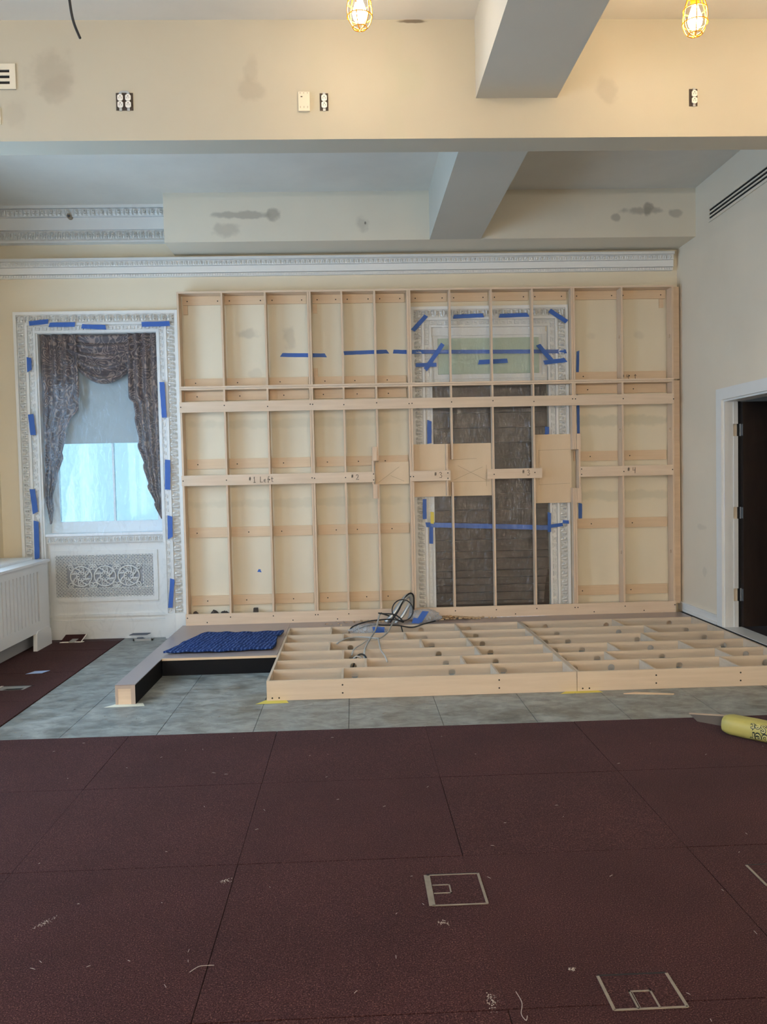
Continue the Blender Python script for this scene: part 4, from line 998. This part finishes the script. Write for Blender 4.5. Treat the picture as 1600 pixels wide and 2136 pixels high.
# ------------------------------------------------------------------ scuffs, threads and crumbs on the carpet
def scuff(cx_, cy_, n, rx, ry, label, rot=0.):
    m = MB()
    for _ in range(n):
        a = rnd.gauss(0, .45)*rx; b = rnd.gauss(0, .45)*ry; x = cx_+a*math.cos(rot)-b*math.sin(rot); y = cy_+a*math.sin(rot)+b*math.cos(rot); s = rnd.uniform(.0008, .003)
        m.add([(x-s, y, .001), (x, y-s*.6, .001), (x+s, y, .001), (x, y+s*.6, .001), (x, y, .001+s)], [(0, 1, 4), (1, 2, 4), (2, 3, 4), (3, 0, 4)])
    o = m.build('plaster_dust', 'debris_white'); o['kind'] = 'stuff'; tag(o, label, 'dust')
scuff(-.552, -5.244, 50, .035, .02, 'smear of pale plaster dust left of the carpet centre')
scuff(-1.174, -5.513, 60, .055, .018, 'slanted smear of pale plaster dust near the left edge', .9)
scuff(.294, -5.627, 40, .025, .016, 'small smear of plaster dust below the middle floor box')
scuff(.677, -5.942, 35, .02, .012, 'dab of plaster dust left of the lower floor box')
scuff(.391, -6.091, 60, .018, .05, 'streak of plaster dust at the bottom edge of the carpet')
o = MB().tube(smooth_pts([(-.575, -5.87, .003), (-.55, -5.845, .006), (-.525, -5.836, .003), (-.50, -5.838, .004)]), .0012, 5).build('thread', 'debris_white'); tag(o, 'short pale thread lying on the carpet', 'thread')
o = MB().tube(smooth_pts([(.475, -6.05, .003), (.482, -6.11, .006), (.470, -6.16, .004), (.478, -6.19, .004), (.486, -6.17, .004)]), .0012, 5).build('thread', 'debris_white'); tag(o, 'looped pale thread in the carpet joint at the bottom', 'thread')
m = MB()
for _ in range(80):
    x, y = rnd.uniform(-2.2, 2.4), rnd.uniform(-6.4, -3.3); a = rnd.uniform(0, 6.28); l = rnd.uniform(.003, .012); s = .0009
    dx_, dy_ = math.cos(a)*l, math.sin(a)*l; px_, py_ = -math.sin(a)*s, math.cos(a)*s
    m.add([(x-dx_-px_, y-dy_-py_, .002), (x+dx_-px_, y+dy_-py_, .002), (x+dx_+px_, y+dy_+py_, .002), (x-dx_+px_, y-dy_+py_, .002), (x, y, .004)], [(0, 1, 4), (1, 2, 4), (2, 3, 4), (3, 0, 4)])
for _ in range(120):
    x, y = rnd.uniform(-2.3, 2.6), rnd.uniform(-3.2, -2.52); a = rnd.uniform(0, 6.28); l = rnd.uniform(.003, .016); s = .0015
    dx_, dy_ = math.cos(a)*l, math.sin(a)*l; px_, py_ = -math.sin(a)*s, math.cos(a)*s
    m.add([(x-dx_-px_, y-dy_-py_, FZ+.001), (x+dx_-px_, y+dy_-py_, FZ+.001), (x+dx_+px_, y+dy_+py_, FZ+.001), (x-dx_+px_, y-dy_+py_, FZ+.001), (x, y, FZ+.004)], [(0, 1, 4), (1, 2, 4), (2, 3, 4), (3, 0, 4)])
o = m.build('floor_crumbs', 'debris_white'); o['kind'] = 'stuff'; tag(o, 'pale crumbs and splinters scattered over carpet and bare floor', 'debris')
# wood shavings on the back strip
m = MB()
def shaving(x, y, s, lift):
    a = rnd.uniform(0, 6.28); b = rnd.uniform(-.8, .8); pts = []
    for i in range(4):
        t = i/3*2.4; u = Vector((math.cos(t)*s, 0, math.sin(t)*s*.8)); pts.append(u)
    R_ = Matrix.Rotation(a, 3, 'Z') @ Matrix.Rotation(b, 3, 'Y'); wv = Vector((0, s*rnd.uniform(.5, 1.1), 0)); v = []
    for p in pts:
        for q in (p-wv, p+wv): r_ = R_ @ q; v.append((x+r_.x, y+r_.y, max(H+.0005, H+.004+lift+r_.z)))
    m.add(v, [(2*i, 2*i+1, 2*i+3, 2*i+2) for i in range(3)])
for _ in range(420): x = rnd.gauss(.97, .17); shaving(x, rnd.uniform(-.115, -.03), rnd.uniform(.006, .015), max(0, .03-.11*abs(x-.95))*rnd.random())
for _ in range(70): shaving(rnd.gauss(.16, .12), rnd.uniform(-.16, -.04), rnd.uniform(.006, .012), 0)
for _ in range(14): shaving(rnd.uniform(-.35, 1.5), rnd.uniform(-.28, -.05), rnd.uniform(.006, .014), 0)
o = m.build('wood_shavings', 'chips'); o['kind'] = 'stuff'; tag(o, 'heap of curled wood shavings along the bottom rail of the studs', 'shavings')
o = MB().prism([(1.95, -2.60), (2.30, -2.66), (2.31, -2.645), (2.05, -2.57)], FZ, FZ+.006, 'z').build('wood_splinter', 'cleat_wood'); tag(o, 'reddish wood splinter on the floor in front of the platform', 'splinter')

# ------------------------------------------------------------------ cable bundle
def cable(pts, r, m, label, name='cable', cat='cable', n=8):
    o = MB().tube(smooth_pts(pts, 7), r, n).build(name, m, None, True); return tag(o, label, cat)
cable([(.31, -.20, .150), (.39, -.20, .235), (.46, -.17, .33), (.535, -.12, .395), (.575, -.09, .375), (.58, -.06, .27), (.57, -.05, .15)], .024, 'conduit', 'thick silver flexible conduit bent up against the stud frame', 'flexible_conduit', 'conduit')
cable([(.40, -.24, .145), (.47, -.24, .21), (.53, -.22, .30), (.555, -.2, .33)], .017, 'conduit', 'short silver conduit beside the thick bent one', 'flexible_conduit', 'conduit')
cable([(.345, -.24, .15), (.43, -.23, .26), (.50, -.16, .375), (.56, -.125, .425), (.60, -.10, .39), (.60, -.07, .25)], .008, 'cable_black', 'black cable running up along the silver conduit')
loop = [(.475+.105*math.cos(a), -.26+.02*math.sin(a), .275+.105*math.sin(a)) for a in [i*math.pi/9 for i in range(-4, 15)]]
cable(loop, .006, 'cable_black', 'round loop of black cable standing over the bundle')
cable([(-.06, -.31, .10), (-.02, -.38, .15), (.10, -.36, .185), (.26, -.34, .20), (.40, -.30, .19), (.48, -.28, .16), (.40, -.25, .23), (.28, -.22, .24), (.235, -.24, .25), (.26, -.30, .255), (.34, -.28, .225)], .007, 'cable_black', 'black cable arching left into the drilled platform hole')
cable([(-.03, -.345, .09), (.04, -.40, .13), (.16, -.42, .165), (.28, -.40, .155), (.42, -.38, .145), (.56, -.37, .12), (.68, -.36, .15), (.80, -.30, .165)], .007, 'cable_black', 'black cable lying across the platform towards the right')
cable([(.25, -.24, .24), (.237, -.33, .235), (.20, -.55, .165), (.177, -.714, .149), (.124, -1.08, .149), (.09, -1.35, .15), (.072, -1.50, .135), (.066, -1.58, .06)], .008, 'cable_grey', 'grey cable dropping left of the bundle over the joists')
cable([(.41, -.27, .19), (.367, -.40, .175), (.31, -.72, .152), (.25, -.95, .150), (.212, -1.03, .150), (.16, -1.02, .15), (.10, -.97, .15), (-.006, -.95, .15), (-.10, -1.02, .15), (-.17, -1.12, .13)], .007, 'cable_grey', 'long grey cable sweeping left across the platform joists')
cable([(.45, -.38, .14), (.465, -.45, .07), (.47, -.50, .01)], .006, 'cable_black', 'short black cable end hanging into the platform bay')
cable([(.202, -1.10, .165), (.205, -1.30, .152), (.211, -1.57, .15), (.235, -1.80, .15), (.25, -1.88, .12)], .006, 'cable_grey', 'thin grey cable with stripped end in the middle bays')
cable([(.105, -1.13, .155), (.05, -1.28, .15), (-.016, -1.475, .15), (-.04, -1.55, .11)], .005, 'cable_grey', 'thin grey cable slanting left in front of the bundle')
cable([(-.03, -1.78, .06), (.007, -1.72, .14), (.066, -1.715, .145), (.115, -1.78, .06)], .007, 'cable_black', 'black cable arch poking out of a platform hole')
cable([(-.06, -1.785, .05), (-.02, -1.74, .13), (.03, -1.735, .135), (.085, -1.76, .07)], .006, 'cable_grey', 'pale cable arch beside the black one in the platform')
def blob(cx_, cy_, cz_, rx, ry, rz, m, label, name, cat, seed=0, amp=.35):
    v = []; nu, nv = 20, 12
    for j in range(nv+1):
        ph = math.pi*j/nv
        for i in range(nu):
            th = 2*math.pi*i/nu; d = Vector((math.sin(ph)*math.cos(th), math.sin(ph)*math.sin(th), math.cos(ph)))
            k = 1+amp*noise.noise(d*2.3+Vector((seed, 0, 0)))+.12*noise.noise(d*7+Vector((seed, 1, 0)))
            v.append((cx_+d.x*rx*k, cy_+d.y*ry*k, max(cz_-rz, cz_+d.z*rz*k)))
    f = [(j*nu+i, j*nu+(i+1) % nu, (j+1)*nu+(i+1) % nu, (j+1)*nu+i) for j in range(nv) for i in range(nu)]
    o = MB().add(v, f).build(name, m, None, True); return tag(o, label, cat)
b1 = blob(.12, -.47, .115, .17, .075, .065, 'film_bag', 'crumpled clear plastic bag around the cables, left one', 'plastic_bag', 'plastic bag', 1)
b2 = blob(.70, -.24, .205, .16, .06, .065, 'film_bag', 'crumpled clear plastic bag with shavings, right of the conduit', 'plastic_bag', 'plastic bag', 5)
def patch(parent, pts, y, m='tape_blue'):
    MB().prism(pts, y, y+.002).build('tape_patch', m, parent)
patch(b1, [(.16, .17), (.28, .165), (.275, .10), (.205, .035), (.18, .10)], -.56)
patch(b2, [(.585, .15), (.66, .155), (.735, .265), (.67, .272)], -.315)
patch(b2, [(.56, .15), (.64, .145), (.62, .20), (.58, .205)], -.312)

# ------------------------------------------------------------------ yellow sleeve with board at the carpet edge
A0 = Vector((2.262, -3.585, 0)); AD = Vector((.66, -.75, 0)).normalized(); AN = Vector((-.75, -.66, 0)).normalized()   # AN faces the viewer
def bag_pt(s, th, grow=0.):
    e = min(1., .80+s*6)                                   # mouth slightly pinched
    hw, hh = (.072+grow)*e, (.060+grow)*e
    c, q = math.cos(th), math.sin(th); p = 2/2.6
    a = math.copysign(abs(c)**p, c)*hw; b = math.copysign(abs(q)**p, q)*hh
    P = A0+AD*s+AN*a; return (P.x, P.y, .0605+b+.003*noise.noise(Vector((s*9, th, 0))))
v = []; nu, nv = 28, 30
for j in range(nv+1):
    for i in range(nu): v.append(bag_pt(.62*j/nv, 2*math.pi*i/nu))
f = [(j*nu+i, j*nu+(i+1) % nu, (j+1)*nu+(i+1) % nu, (j+1)*nu+i) for j in range(nv) for i in range(nu)]+[tuple(range(nv*nu, nv*nu+nu))]
bag = MB().add(v, f).build('yellow_bag', 'bag_yellow', None, True); tag(bag, 'yellow printed bag lying at the right edge of the carpet', 'bag')
def bag_text(txt, s0, th0, size, m, off, lift):
    cu = bpy.data.curves.new('t', 'FONT'); cu.body = txt; cu.size = size; cu.offset = off; cu.resolution_u = 4; cu.shear = -.05
    to = bpy.data.objects.new('t', cu); COL.objects.link(to); dg = bpy.context.evaluated_depsgraph_get()
    me = bpy.data.meshes.new_from_object(to.evaluated_get(dg)); bpy.data.objects.remove(to)
    bm = bmesh.new(); bm.from_mesh(me)
    for _ in range(2): bmesh.ops.subdivide_edges(bm, edges=[e for e in bm.edges if e.calc_length() > .012], cuts=1)
    for vv in bm.verts:
        s = s0-vv.co.x; th = th0+vv.co.y/.062           # upside down: reads right to left, letters hang upwards
        vv.co = Vector(bag_pt(s, -th, lift))
    bm.to_mesh(me); bm.free(); me.name = 'print'
    link('lettering', me, m, bag)
for txt, s0, th0 in (('ber', .285, .02), ('Set', .272, -.84)):
    bag_text(txt, s0, th0, .076 if txt == 'ber' else .070, 'bag_outline', .0035, .0012); bag_text(txt, s0, th0, .076 if txt == 'ber' else .070, 'bag_text', -.0004, .0022)
bo = thing('flat_board', 'dark flat board sticking out of the yellow bag', 'board', (2.1, -3.45, .05))
E0 = Vector((2.305, -3.60, 0)); E1 = Vector((2.085, -3.475, 0)); dn = (E1-E0).normalized(); nn = Vector((-dn.y, dn.x, 0))*.009
def pt(t, z, s): q = E0+(E1-E0)*t+nn*s; return (q.x, q.y, z)
MB().add([pt(0, .035, -1), pt(.82, .052, -1), pt(1, .093, -1), pt(0, .105, -1), pt(0, .035, 1), pt(.82, .052, 1), pt(1, .093, 1), pt(0, .105, 1)], [(0, 1, 2, 3), (4, 7, 6, 5), (0, 4, 5, 1), (1, 5, 6, 2), (2, 6, 7, 3), (3, 7, 4, 0)]).build('blade', 'board_dark', bo)
MB().add([pt(0, .105, -1), pt(1, .093, -1), pt(1, .093, 1), pt(0, .105, 1), pt(0, .112, -1), pt(1.02, .098, -1), pt(1.02, .098, 1), pt(0, .112, 1)], [(0, 3, 2, 1), (4, 5, 6, 7), (0, 1, 5, 4), (1, 2, 6, 5), (2, 3, 7, 6), (3, 0, 4, 7)]).build('top_edge', 'board_edge', bo)

# ------------------------------------------------------------------ shims on the wall and rubble behind the bottom rail
for (x, z, l) in ((-1.672, 3.375, 'small wood shim under the cleat in the top left bay'), (-.345, 3.37, 'small wood shim under the cleat in the fourth top bay'), (-.352, 2.715, 'small wood shim above the lower cleat in the fourth top bay'), (3.285, 3.375, 'small wood shim under the cleat in the top right bay')):
    o = B(x-.022, x+.022, .146, BACK_Y-.0005, z-.045, z+.045).build('wood_shim', 'cleat_wood'); tag(o, l, 'shim', 'wood shims')
mat('rubble_dark', (.07, .055, .045), .9, .4, 30)
blob(-1.655, .075, .212, .035, .03, .055, 'rubble_dark', 'dark lump of rubble behind the bottom rail, next to the window', 'rubble_lump', 'rubble', 11, .3)
blob(-1.46, .085, .216, .045, .03, .058, 'rubble_dark', 'dark lump of rubble behind the bottom rail, middle of first bay', 'rubble_lump', 'rubble', 12, .35)
blob(-1.35, .080, .212, .05, .03, .055, 'rubble_dark', 'dark flat rubble behind the bottom rail, right in first bay', 'rubble_lump', 'rubble', 13, .3)
MBs = MB().prism([(-1.065, .1575), (-1.005, .1575), (-1.012, .285), (-1.055, .285)], .06, .12).build('socket_stub', 'rubble_dark'); tag(MBs, 'dark square stub standing behind the bottom rail, second bay', 'stub')
